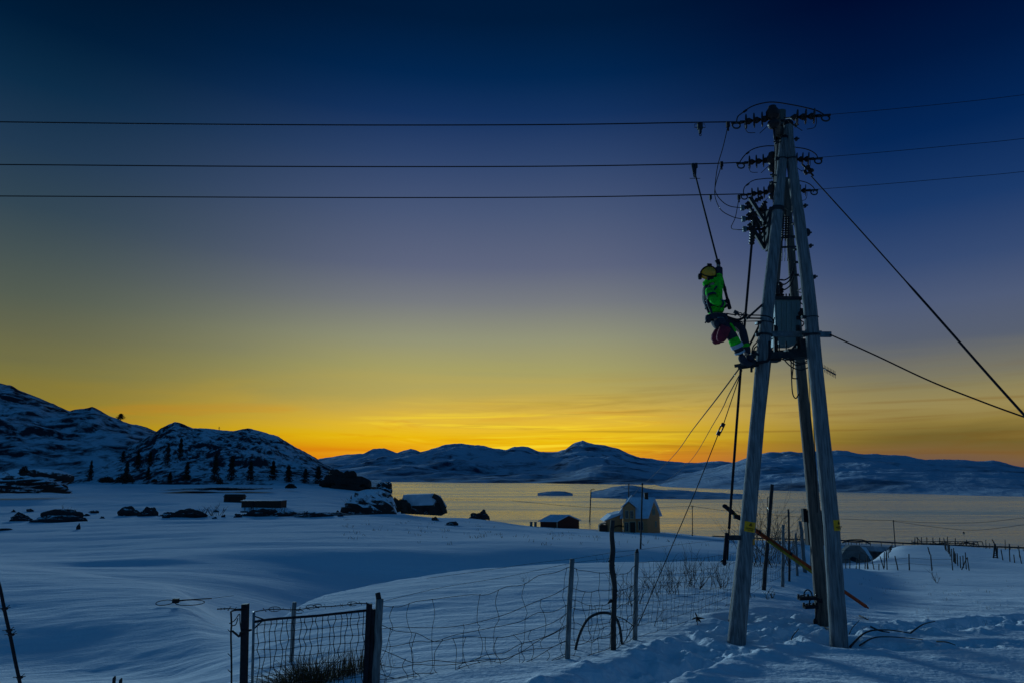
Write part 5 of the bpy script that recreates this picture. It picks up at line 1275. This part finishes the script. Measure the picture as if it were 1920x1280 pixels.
# red boathouse
def hut():
    Y0 = hit(1050,989).y; s_ = thing('boathouse', 'low red wooden boathouse with thin snow on its roof, left of the ochre house', 'boathouse', P(1050,990,Y0))
    def w(px, py, d=0): p = P(px, py, Y0); return Vector((p.x, p.y+d, p.z))
    z0 = w(1050,992).z-.5; ze = w(1050,976).z; zr = w(1072,966).z
    a = w(1013,976); b_ = w(1044,978,-.6); c_ = w(1088,971,2.5); d_ = w(1055,970,4.2)
    A, B, C2, D = [Vector((v.x, v.y, 0)) for v in (a, b_, c_, d_)]; D = A+(C2-B)
    def at(p, z): return Vector((p.x, p.y, z))
    mb = MB(); mb.prism([at(A,z0), at(B,z0), at(C2,z0), at(D,z0)], (0,0,ze-z0)); g_ = (B+C2)/2; g2 = (A+D)/2
    mb.prism([at(B,ze), at(C2,ze), at(g_,zr-.08)], (A-B).normalized()*.1); mb.prism([at(A,ze), at(D,ze), at(g2,zr-.08)], (B-A).normalized()*.1); mb.build('wall', MT['red'], s_)
    mb = MB(); o_ = (B-A).normalized()*.25; u = (B-C2).normalized()*.25-Vector((0,0,.1))
    mb.prism([at(A,ze)+u-o_, at(B,ze)+u+o_, at(g_,zr)+o_, at(g2,zr)-o_], (0,0,.14)); u2 = -(B-C2).normalized()*.25-Vector((0,0,.1))
    mb.prism([at(D,ze)+u2-o_, at(g2,zr+.004)-o_, at(g_,zr+.004)+o_, at(C2,ze)+u2+o_], (0,0,.14)); mb.build('roof', MT['roofsnow'], s_)
    mb = MB(); mb.bar(at(B,z0)+Vector((0,-.05,0)), at(B,ze)+Vector((0,-.05,0)), .16, .16, up=(0,1,0)); mb.build('corner_board', MT['white'], s_)
    for x in (996,1004):
        t0 = w(x,990); mb = MB(); mb.box(t0+Vector((0,0,.4)), (.5,.4,1.5)); mb.box(t0+Vector((0,0,1.2)), (.58,.48,.1)); tag(mb.build('crate', MT['concrete'], None), ('left' if x < 1000 else 'right')+' one of two grey upright bins beside the red boathouse', 'bin', 'grey bins by the boathouse')
hut()
# poles
def upole(label, bx, by, tx, ty, wpx, Y=None, kind='utility_pole', arm=None):
    if Y is None: Y = hit(bx, by-1).y
    t_ = thing(kind, label, 'street lamp' if kind == 'street_lamp' else 'utility pole', P(bx, by, Y), None)
    a, b_ = P(bx, by, Y), P(tx, ty, Y); mb = MB(); r = pxr(a, wpx); mb.tube([a-Vector((0,0,1)), b_], [r, r*.8], 8); mb.build('pole_shaft', MT['post_dark'], t_)
    k = 1/F*(a.y*CT+(a.z-CZ)*ST)
    if kind == 'street_lamp':
        mb = MB(); mb.tube([b_, b_+Vector((1.5*k,0,1.2*k)), b_+Vector((5*k,0,2*k))], r*.6, 5); mb.build('lamp_arm', MT['metal'], t_)
        mb = MB(); mb.ell(b_+Vector((5.5*k,0,1.9*k)), (2.2*k,.9*k,.6*k), None, 8, 5); mb.build('lamp_head', MT['metal'], t_)
    else:
        mb = MB(); mb.bar(b_+Vector((-1.8*k,0,-1.5*k)), b_+Vector((1.8*k,0,-1.5*k)), .8*k, .8*k); mb.lathe(b_, b_+Vector((0,0,1)), [(0,.3*k),(.4*k,.9*k),(1.0*k,.7*k),(1.5*k,.2*k)], 8); mb.build('pole_fitting', MT['metal'], t_)
    return a, b_
upole('thin street lamp on the shore between red boathouse and ochre house', 1105,987,1108,918,2.4, kind='street_lamp')
_, tA = upole('thin utility pole standing just in front of the ochre house gable', 1177,998,1179,906,2.4, Y=120)
_, tB = upole('nearer tall utility pole before the ochre house, feeding wires to the pylon', 1199,1050,1204.5,905,3.6, Y=62)
_, tC = upole('lone thin pole on the snowy shore right of the ochre house', 1298,1005,1298,948,1.8)
upole('hooked thin lamp post beside the leaning pole, far behind the fence', 1437.5,1018,1439,932,1.8, Y=100, kind='street_lamp')
_, tD = upole('short dark pole by the road left of the fish rack', 1678,1023,1675,975,2.0, Y=112)
G = 'thin cables crossing the bay shore'
wire('service_cable', 'left one of two pale service cables dropping from the pylon to the utility pole', 'cable', [P(1386,690,10.9), P(1345,745,13), P(1300,803,19), P(1255,862,34), tB+Vector((-.1,0,-.3))], .012, 'service cables', 10)
wire('service_cable', 'right one of two pale service cables dropping from the pylon to the utility pole', 'cable', [P(1391,694,10.9), P(1366,740,13), P(1340,790,19), P(1290,868,36), P(1240,906,52), tB+Vector((.1,0,-.5))], .010, 'service cables', 10)
wire('service_cable', 'thin looping wire from the nearer pole to the pole at the gable', 'cable', [tB, tB.lerp(tA,.4)-Vector((.6,0,1.6)), tA], .02, 'service cables', 8)
wire('bay_cable', 'thin dark cable across the water left of the shore pole', 'cable', [P(960,938,150), P(1100,950,150), P(1200,951,150), tC], .035, G)
wire('bay_cable', 'thin dark cable sagging right from the shore pole behind the left leg', 'cable', [tC, P(1365,957,148), P(1480,967,135), P(1600,973,120), tD], .035, G)
wire('bay_cable', 'upper thin cable running right from the short pole by the road', 'cable', [tD, P(1740,979,110), P(1830,979,105), P(1920,970,98), P(2100,950,90)], .028, G)
wire('bay_cable', 'lower deeply sagging cable running right from the short pole by the road', 'cable', [tD-Vector((0,0,.1)), P(1760,988,108), P(1830,993,103), P(1920,983,96), P(2100,960,90)], .028, G)
# floating buoy
mb = MB(); b0 = P(1807,998,175); b0.z = .1; f_ = (20-.1)/(20-(P(1807,998,175).z)); b0 = Vector((0,0,CZ))+(P(1807,998,175)-Vector((0,0,CZ)))*f_
mb.ell(b0, (.3,.3,.35)); tag(mb.build('buoy', MT['black'], None), 'tiny dark buoy floating on the water at the right', 'buoy')
# buoy/marker on the left mast of the hill
# road with guard rail, culvert
RP = [(1330,1009,150),(1400,1013,142),(1500,1016,136),(1600,1019,131),(1700,1024,126),(1800,1028.5,122),(1890,1031.5,119),(2050,1040,112),(2300,1055,104)]
rc = catmull(pts(RP), 10); mb = MB(); vs_ = []; fs_ = []
for i, p in enumerate(rc):
    vs_ += [p+Vector((0,-2.6,0)), p+Vector((0,2.6,0)), p+Vector((0,2.6,-5)), p+Vector((0,-2.6,-.9))]
for i in range(len(rc)-1):
    k = i*4; fs_ += [(k,k+4,k+5,k+1),(k+1,k+5,k+6,k+2),(k+3,k+7,k+4,k)]
mb.add(vs_, fs_); tag(mb.build('road', MT['asphalt'], None), None, None, kind='structure')
# snowy embankment under the road with a hole where the culvert passes
mb = MB(); vs_ = []; fs_ = []; keep = []
for p in rc: vs_ += [p+Vector((0,-2.7,-.25)), p+Vector((0,-4.5,-1.8)), p+Vector((0,-7,-7))]
for i in range(len(rc)-1):
    ax_ = 960+F*rc[i].x/rc[i].y*.98
    if 1568 < ax_ < 1622: continue
    k = i*3; fs_ += [(k,k+1,k+4,k+3),(k+1,k+2,k+5,k+4)]
mb.add(vs_, fs_, True); tag(mb.build('road_embankment', snow_m, None), None, None, kind='structure')
cv = thing('culvert', 'grey concrete culvert headwall with round arch under the road', 'culvert', P(1600,1058,122))
CY = 122.0
out_poly = [(1566,1062),(1580,1036),(1586,1028),(1594,1022),(1612,1022),(1622,1032),(1640,1060)]
arc = [(1590,1062)]+[(1601+11*cos(q), 1056-15*sin(q)*.95) for q in np.linspace(pi, 0, 9)]+[(1612,1062)]
# strips between arch and outline
def ol(x):
    return np.interp(x, [p[0] for p in out_poly], [p[1] for p in out_poly])
mb = MB(); X_ = sorted(set([p[0] for p in out_poly]+[p[0] for p in arc]))
d_ = Vector((0,1.2,0))
top = [P(x, float(ol(x)), CY) for x, in [(x,) for x in X_]]
bot = [P(x, float(np.interp(x, [a_[0] for a_ in arc[1:-1]], [a_[1] for a_ in arc[1:-1]])) if 1590 < x < 1612 else 1064, CY) for x in X_]
n = len(X_)
mb.add(top+bot+[p+d_ for p in top]+[p+d_ for p in bot], [(i,i+1,n+i+1,n+i) for i in range(n-1)]+[(2*n+i,3*n+i,3*n+i+1,2*n+i+1) for i in range(n-1)]+[(i,2*n+i,2*n+i+1,i+1) for i in range(n-1)]+[(n+i,n+i+1,3*n+i+1,3*n+i) for i in range(n-1)])
mb.build('headwall', MT['concrete'], cv)
mb = MB(); A_ = pts([(x, y, CY+1.2) for x, y in arc[1:-1]]); vs_ = []
for p in A_: vs_ += [p, p+Vector((1.0,7,0))]
mb.add(vs_, [(2*i,2*i+1,2*i+3,2*i+2) for i in range(len(A_)-1)]); mb.build('barrel', MT['concrete'], cv)
gr_ = thing('guard_rail', 'dark guard rail along the shore road at right', 'guard rail', P(1700,1024,124))
mb = MB(); mb.tube([p+Vector((0,-2.3,.75)) for p in rc], .13, 5); mb.build('rail', MT['metal'], gr_)
for i in range(0, len(rc), 2):
    p = rc[i]+Vector((0,-2.3,0)); mb = MB(); mb.bar(p-Vector((0,0,.2)), p+Vector((0,0,.8)), .1, .1, up=(0,1,0)); mb.build('rail_post', MT['metal'], gr_)
# curved steel parapet above the culvert
pr = thing('parapet', 'low curved steel parapet on the road above the culvert arch', 'parapet', P(1600,1017,127))
mb = MB()
for dz_ in (0,-.5):
    mb.tube(catmull([P(1579,1017,127), P(1588,1012,127)+Vector((0,0,dz_*.5)), P(1605,1010.5,127)+Vector((0,0,dz_)), P(1620,1012,127)+Vector((0,0,dz_*.5)), P(1632,1019,127)], 5), .09, 5)
for x in (1586,1596,1606,1616,1624): mb.tube([P(x,1020,127), P(x,1012,127)], .06, 4)
mb.build('steel_rail', MT['metal'], pr)
# right field posts
grp = 'old fence stakes in the right snow field'
rowsL = {
 'front stake row at the foot of the right snow mound': [(343,580,343,510),(373,580,375,500),(421,583,428,505),(445,585,445,470),(488,585,488,512),(505,585,503,475),(512,585,506,540),(556,588,537,505),(592,592,592,543),(630,585,600,487)],
 'dark stake in the left line climbing the snow mound': [(632,575,632,485),(653,590,648,450),(632,560,632,455),(648,520,645,440),(662,500,660,425),(672,462,672,415),(685,442,685,405),(678,455,678,410)],
 'dark stake in the long middle line climbing to the rack': [(1145,593,1135,470),(1090,440,1078,350),(1097,450,1092,372),(1110,458,1105,340),(1117,470,1112,395),(1127,490,1120,400),(1138,515,1137,430),(1152,530,1152,425),(1160,540,1158,450),(1168,545,1165,465),(1184,560,1178,465),(1205,577,1200,487),(1225,575,1222,482),(1247,586,1240,458),(1268,595,1255,495),(1212,590,1250,500)],
 'stake at the far right edge of the snow field': [(1522,518,1508,437),(1575,530,1568,395),(1610,537,1603,475),(1662,543,1650,480),(1650,500,1638,408),(1648,495,1642,430)],
}
for lb, L4 in rowsL.items():
    for (bx_, by_, tx_, ty_) in L4:
        post('fence_stake', lb, 1500+bx_/4, 920+by_/4, 1500+tx_/4, 920+ty_/4, 2.0, MT['post_dark'], lb+'s' if False else grp+', '+lb.split(' stake')[0].strip()+' set', seg=6, sink=.6)
for (bx_, by_, tx_, ty_, lb) in ((735,593,712,485,'left-leaning dark stake, first of three spaced stakes on the mound'),(820,593,817,470,'upright dark stake, middle of three spaced stakes on the mound'),(990,596,980,475,'thick dark stake below a slanting one, third of three on the mound'),(975,475,958,418,'short slanting stake just above the thick third stake on the mound'),(1540,440,1538,365,'thin tall stake at the far edge, right of the ladder frame'),(1395,432,1393,365,'thin stake just right of the fish rack end'),(1422,430,1422,390,'short thin stake second right of the fish rack end'),(1578,440,1570,395,'short stake on the horizon near the tall field stake'),(1675,450,1672,420,'tiny stake farthest right on the field edge')):
    post('fence_stake', lb, 1500+bx_/4, 920+by_/4, 1500+tx_/4, 920+ty_/4, 2.4 if by_ > 470 else 1.4, MT['post_dark'], grp, seg=6, sink=.6)
# wire between front stakes
mb = MB(); fr_ = [hit(1500+b/4, 920+y/4)+Vector((0,0,z)) for b, y, z in ((330,585,.9),(445,585,1.0),(560,588,.9),(650,592,.95),(735,593,.9),(820,593,1.0),(990,596,.9),(1145,593,.9))]
mb.tube(fr_, .012, 4); mb.tube([p-Vector((0,0,.45)) for p in fr_], .012, 4); tag(mb.build('fence_wire', MT['wire'], None), 'thin slack wires strung between the right field stakes', 'wire')
# ladder-like frame
lf = thing('trestle', 'dark narrow ladder-like trestle standing in the far right field', 'trestle', hit(1500+1470/4, 920+503/4))
Yl = hit(1500+1470/4, 920+503/4).y; mb = MB()
def Z4(cx, cy, Y): return P(1500+cx/4, 920+cy/4, Y)
mb.tube([Z4(1450,508,Yl), Z4(1460,400,Yl)], .09, 5); mb.tube([Z4(1482,508,Yl), Z4(1462,395,Yl)], .09, 5); mb.tube([Z4(1462,400,Yl), Z4(1440,362,Yl)], .07, 5); mb.tube([Z4(1480,505,Yl+.5), Z4(1479,412,Yl+.5)], .07, 5)
mb.build('trestle_leg', MT['post_dark'], lf); mb = MB()
for y in (430,447,463,478,493): mb.tube([Z4(1455,y,Yl), Z4(1478,y+3,Yl)], .06, 5)
mb.build('rung', MT['post_dark'], lf)
# fish drying rack
rk = thing('drying_rack', 'long dark fish drying rack of crossed poles on the right mound', 'drying rack', P(1780,1026,116))
Yk = 115.0
for (x, y0, y1) in ((840,405,368),(862,400,345),(883,405,345),(912,402,345),(952,405,345),(997,405,348),(1048,405,348),(1165,415,352),(1250,420,365),(1303,425,375)):
    mb = MB(); mb.tube([Z4(x,y0+25,Yk), Z4(x-1,y1,Yk)], .07, 5); mb.build('upright', MT['post_dark'], rk)
for l in ([(840,382),(950,378),(1050,376),(1200,378),(1365,378)],[(850,388),(960,392),(1100,396)],[(965,400),(1100,385)],[(1000,438),(1050,405),(1090,385)],[(1180,412),(1225,378),(1262,420)],[(1200,418),(1250,378),(1300,424)],[(1365,378),(1382,432)],[(1330,378),(1346,428)],[(1225,378),(1300,400),(1340,395)],[(870,345),(905,378)],[(1000,376),(1020,400),(1110,392)],[(1120,392),(1310,390)]):
    mb = MB(); mb.tube([Z4(x,y,Yk-.4) for x, y in l], .065, 5); mb.build('pole_rail', MT['post_dark'], rk)
mb = MB()
for i in range(46):
    x = rnd.uniform(940,1310); y = rnd.uniform(378,408); a_ = rnd.uniform(0,pi); mb.tube([Z4(x,y,Yk-.2), Z4(x+26*cos(a_), y+14*sin(a_), Yk+.8)], .05, 4)
mb.build('stacked_pole', MT['post_dark'], rk)

# ------------------------------------------------------------------ left shore: sheds, rocks, scrub, trees
def barn(label, x0, x1, ytop, ybot, m, Y=None, gable=False, roofm='roofsnow', name='shed'):
    Y = Y or hit((x0+x1)/2, ybot).y; t_ = thing(name, label, 'shed', P((x0+x1)/2, ybot, Y)); a = P(x0,ybot+3,Y); b_ = P(x1,ybot+3,Y); zt = P(x0,ytop,Y).z; wd = (b_.x-a.x); dp = max(3, wd*.45)
    mb = MB(); mb.prism([a, b_, Vector((b_.x,b_.y,zt)), Vector((a.x,a.y,zt))], (0,dp,0)); mb.build('wall', MT[m], t_)
    mb = MB(); o_ = .3; rh = (zt-a.z)*(.35 if gable else .06)
    mb.prism([Vector((a.x-o_,a.y-o_,zt)), Vector((a.x-o_,a.y+dp+o_,zt)), Vector((a.x-o_,a.y+dp*.5,zt+rh+.15))], (wd+2*o_,0,0)); mb.build('roof', MT[roofm], t_)
    mb = MB(); mb.box(Vector((a.x+wd*.3, a.y-.03, a.z+(zt-a.z)*.62)), (wd*.07,.08,(zt-a.z)*.5)); mb.build('door', MT['black'], t_)
    return t_
barn('long low reddish-brown shed on the left snow flats', 452,526,938,951,'brown', roofm='roofsnow')
barn('small dark brown barn with steep roof beside the long shed', 419,454,931,941,'brown', gable=True, roofm='brown')
def rock(label, x0, x1, ytop, ybot, seed, m='boulder', name='boulder', cat='boulder', group='dark boulders on the left shore', Y=None, rough=.35, slant=0):
    Y = Y or hit((x0+x1)/2, ybot).y; a = P(x0,ybot,Y); b_ = P(x1,ybot,Y); top_ = P((x0+x1)/2,ytop,Y); w_ = (b_.x-a.x)/2; h_ = top_.z-a.z
    c_ = Vector(((a.x+b_.x)/2, Y+w_*.3, a.z)); nu, nv = 26, 14; V = []; 
    for j in range(nv+1):
        ph = pi*j/nv*.62
        for i in range(nu):
            th_ = 2*pi*i/nu; d = Vector((sin(ph)*cos(th_), sin(ph)*sin(th_), cos(ph)))
            k = 1+rough*float(fbm(np.array([d.x*1.6+seed]), np.array([d.y*1.6+d.z*2.3]), 3, seed)[0])*1.6
            x_ = d.x*w_*k*1.12; V.append(c_+Vector((x_, d.y*w_*.7*k, (d.z*1.0*h_*k)*(1+slant*d.x)-.05*h_)))
    mb = MB(); mb.add(V, [(j*nu+i,(j+1)*nu+i,(j+1)*nu+(i+1)%nu,j*nu+(i+1)%nu) for j in range(nv) for i in range(nu)], False)
    return tag(mb.build(name, MT[m], None), label, cat, group)
for i, (lb, x0, x1, yt, yb) in enumerate((
  ('dark rounded boulder nearest the left edge of the photo',18,54,961,976),('long low dark rock ledge right of the leftmost boulder',62,140,958,977),('low dark boulder, left one of a pair',219,257,951,966),('taller round dark boulder, right one of a pair',259,293,949,967),('flat-topped dark boulder standing alone on the snow edge',320,375,954,969),
  ('dark rock pile under the long brown shed',468,515,953,967),('low dark rocks right of the pile under the shed',512,560,956,967),('low rock strip continuing right towards the snowy knoll',560,612,960,968),('small dark boulder alone on the white field by the water',834,856,977,984),('tiny dark boulder on the snow above the lone one',810,822,968,975),('low black rock at the water edge left of an upright one',882,902,961,970),('upright black rock at the water edge',898,916,957,969),
  ('flat dark rock at the far left edge',-20,14,990,994),('small upright dark rock in the left snow',143,150,982,992))):
    rock(lb, x0, x1, yt, yb, i+3, Y=148 if x0 in (882,898) else None)
rock('big snow-covered knoll with dark left flank on the left shore',642,740,914,964,71,'knoll','snow_knoll','knoll',None,rough=.12)
rock('pointed snowy rock standing on the far shore spit',704,732,903,921,77,'knoll','snow_rock','rock',None,rough=.4)
rock('rounded dark and snowy bank at the left edge below the mountain',-60,104,880,912,79,'knoll','snow_bank','bank',None,Y=330,rough=.3)
rock('dark scrubby slope foot at the end of the snowy hill',610,684,880,906,83,'scrub','scrub_bank','bank',None,Y=640,rough=.5)
# snow-roofed turf building by the water
tf = thing('turf_hut', 'snow-roofed stone building with dark arched end at the water edge', 'hut', P(790,962,215)); Yt = 215
mb = MB(); mb.prism(pts([(752,962,Yt),(828,966,Yt),(834,950,Yt),(822,931,Yt),(806,928,Yt),(756,930,Yt),(748,945,Yt)]), (0,7,0)); mb.build('wall', MT['knoll'], tf)
mb = MB(); mb.prism(pts([(752,948,Yt-.4),(812,946,Yt-.4),(822,930,Yt-.4),(806,925.5,Yt-.4),(756,927,Yt-.4)]), (0,8,0)); mb.build('roof', MT['roofsnow'], tf)
mb = MB(); mb.tube(catmull(pts([(812,928,Yt-.7),(824,936,Yt-.7),(831,950,Yt-.7),(835,962,Yt-.7)]), 5), .8, 6); mb.build('end_arch', MT['post_dark'], tf)
mb = MB(); mb.prism(pts([(792,950,Yt-.8),(804,952,Yt-.8),(802,958,Yt-.8),(794,957,Yt-.8)]), (0,.3,0)); mb.build('door', MT['black'], tf)
rock('dark scrub and stones against the left wall of the turf hut',736,766,934,952,91,'scrub','scrub_bush','bush',None,rough=.6,Y=212)
# low jetty-like strip and stones across the left bay
for i, (lb, x0, x1, yt, yb, Y) in enumerate((('thin dark stone line below the long shore strip',330,470,914,917,430),('thin dark stone line joining the brown shed to the knoll',520,660,960,966,165))):
    rock(lb, x0, x1, yt, yb, 100+i, 'boulder', 'stone_strip', 'stones', 'bare stone strips on the flats', Y=Y, rough=.7)
# trees
def conifer_mesh(seed, n=1500):
    rs_ = random.Random(seed); mb = MB()
    for i in range(n):
        t_ = rs_.random()**.8; z = .06+.94*t_; r = (.20*(1-t_)**.7+.02)*(1+.35*sin(9*t_*3+seed))*rs_.uniform(.25,1.15); a_ = rs_.uniform(0, 2*pi)
        c_ = Vector((r*cos(a_), r*sin(a_), z-r*.25)); s_ = rs_.uniform(.02,.045); u = Vector((rs_.gauss(0,1), rs_.gauss(0,1), rs_.gauss(0,.6))).normalized(); w = u.orthogonal().normalized()
        mb.add([c_-u*s_, c_+w*s_*.5, c_+u*s_, c_-w*s_*.5-Vector((0,0,s_*.4))], [(0,1,2,3)])
    return mb
def make_tree(name, label, cat, seed, group):
    t_ = thing(name, label, cat, (0,0,0), group); conifer_mesh(seed).build('crown', MT['needle'], t_)
    mb = MB(); mb.tube([(0,0,-.08),(0,0,.5),(0.01,0,.96)], [.022,.014,.004], 6); mb.build('trunk', MT['twig'], t_); return t_
protos = [make_tree('spruce_tree','','spruce',s_,'dark spruces on the snowy hill') for s_ in (1,2,3)]
hb = BV['snowy_hill43']; used = [0,0,0]
def ray(bvh, px, py):
    o_ = Vector((0,0,CZ)); d = (P(px,py,100)-o_).normalized(); r_ = bvh.ray_cast(o_, d); return r_[0]
TR = [(168,866,900,6,'dark spruce farthest left at the foot of the snowy hill'),(230,846,866,7,'short dark spruce high up, above another one on the left'),(235,868,906,8,'tall dark spruce low on the left part of the hill'),(257,846,882,7,'dark spruce second left of the narrow upright pair'),(280,848,873,6,'small spruce above another small one left of centre'),(277,876,897,6,'small spruce beneath another small one left of centre'),(313,834,872,7,'tall narrow spruce just under the left ridge, left of its twin'),(337,824,860,7,'topmost tall spruce just under the hill peak'),(318,886,903,7,'short bushy spruce at the foot below the narrow twins'),(349,868,900,8,'pale thin spruce in the middle of the slope foot'),(402,854,903,9,'tallest black spruce right of the middle of the hill'),(433,858,900,10,'broad black spruce right beside the tallest one'),(469,868,900,9,'dark spruce right of the broad black one'),(511,866,899,9,'dark spruce in the right part of the hill'),(540,874,903,10,'dark spruce third from the right end of the hill'),(572,880,905,9,'dark spruce second from the right end of the hill'),(596,876,906,10,'dark spruce at the right end of the snowy hill'),(226,775,785,9,'round little tree on the skyline of the left mountain')]
for i, (x, yt, yb, w_, lb) in enumerate(TR):
    p = ray(hb, x, yb) or ray(BV['left_mountain29'], x, yb)
    if p is None: p = P(x, yb, 760)
    k = i%3; o = protos[k] if not used[k] else copy_tree(protos[k]); used[k] = 1
    o['label'] = lb; q = P(x, yt, p.y); H_ = max(q.z-p.z, 3); o.location = p-Vector((0,0,.4)); o.scale = (H_*w_/(yb-yt)*4.2, H_*w_/(yb-yt)*4.2, H_*1.12); o.rotation_euler = (0,0,i*1.3)
# round bushes at the hill foot
for i, (x0, x1, yt, yb, lb) in enumerate(((186,214,893,903,'low dark bush at the hill foot left of the bigger one'),(217,250,888,903,'bigger dark bush at the hill foot on the left'),(283,295,897,903,'tiny dark bush on the snow edge between the bushes and spruces'),(36,52,872,886,'small dark bush on the left bank under the mountain'),(405,418,893,907,'dark bush at the base of the tallest spruce'),(535,556,906,914,'dark bush on the flats below the right end of the hill'))):
    rs_ = random.Random(i+50); Yb = {0:600,1:600,2:600,3:320,4:620,5:480}[i]; a = P(x0,yb,Yb); b_ = P(x1,yb,Yb); w_ = (b_.x-a.x)/2; h_ = P(x0,yt,Yb).z-a.z; mb = MB()
    for _ in range(500):
        d = Vector((rs_.gauss(0,1), rs_.gauss(0,1), abs(rs_.gauss(0,1)))).normalized()*rs_.uniform(.3,1); c_ = Vector(((a.x+b_.x)/2, Yb, a.z))+Vector((d.x*w_, d.y*w_, d.z*h_)); u = Vector((rs_.gauss(0,1), rs_.gauss(0,1), rs_.gauss(0,1))).normalized()*w_*.13; v_ = u.orthogonal()*.7
        mb.add([c_-u, c_+v_, c_+u, c_-v_], [(0,1,2,3)])
    tag(mb.build('bush', MT['scrub'], None), lb, 'bush', 'dark bushes at the hill foot')
mb = MB(); p = ray(hb, 411, 807) or P(411,806,1150); mb.tube([p-Vector((0,0,2)), P(411,799,p.y)], .5, 5); mb.tube([P(409,801.5,p.y), P(413,801.5,p.y)], .4, 4); tag(mb.build('mast', MT['metal'], None), 'tiny mast on the crest of the snowy hill', 'mast')

# dry grass tips poking through the far snow field
mb = MB(); rs_ = random.Random(99)
for k in range(170):
    px = rs_.uniform(640, 1380) if k < 120 else rs_.uniform(1600, 1900); Y = rs_.uniform(62, 130) if k < 120 else rs_.uniform(14, 40); g_ = gpt(px, Y)
    for _ in range(rs_.choice((2,3,4,6))):
        q = g_+Vector((rs_.gauss(0,.25 if k < 120 else .04), rs_.gauss(0,.1), -.05)); mb.tube([q, q+Vector((rs_.gauss(0,.12 if k < 120 else .02), 0, rs_.uniform(.15,.4) if k < 120 else rs_.uniform(.06,.14)))], [.022,.01] if k < 120 else [.004,.002], 3, False)
tag(mb.build('grass_stubble', MT['grass'], None), 'sparse dry grass tips poking out of the wide snow field', 'grass', None, 'stuff')

rs_ = random.Random(5)
for k in range(22):
    x = rs_.choice((rs_.uniform(140, 215), rs_.uniform(295, 318), rs_.uniform(378, 465), rs_.uniform(560, 640), rs_.uniform(10, 70))); y = 966+rs_.uniform(-8, 6); w_ = rs_.uniform(5, 16)
    rock('small dark stone half buried in snow along the left shore line', x-w_/2, x+w_/2, y-rs_.uniform(2, 5), y, 200+k, name='stone', cat='stone', group='small half-buried stones of the left shore line', rough=.6)
for i, (x, y, s0, lb) in enumerate(((395,962,1.1,'leafless scrub bush right of the flat-topped lone boulder'),(470,953,1.0,'leafless scrub bush on the rock pile under the long shed'),(660,950,1.6,'dark scrub along the left flank of the snowy knoll'),(130,962,1.0,'leafless scrub on the long ledge at the left'),(520,958,1.0,'leafless scrub bush at the right end of the rock pile'))):
    g_ = hit(x, y+4); shrub(lb, g_, 2.2*s0, 2.2, 16, .05, 300+i, group='leafless scrub on the left shore')
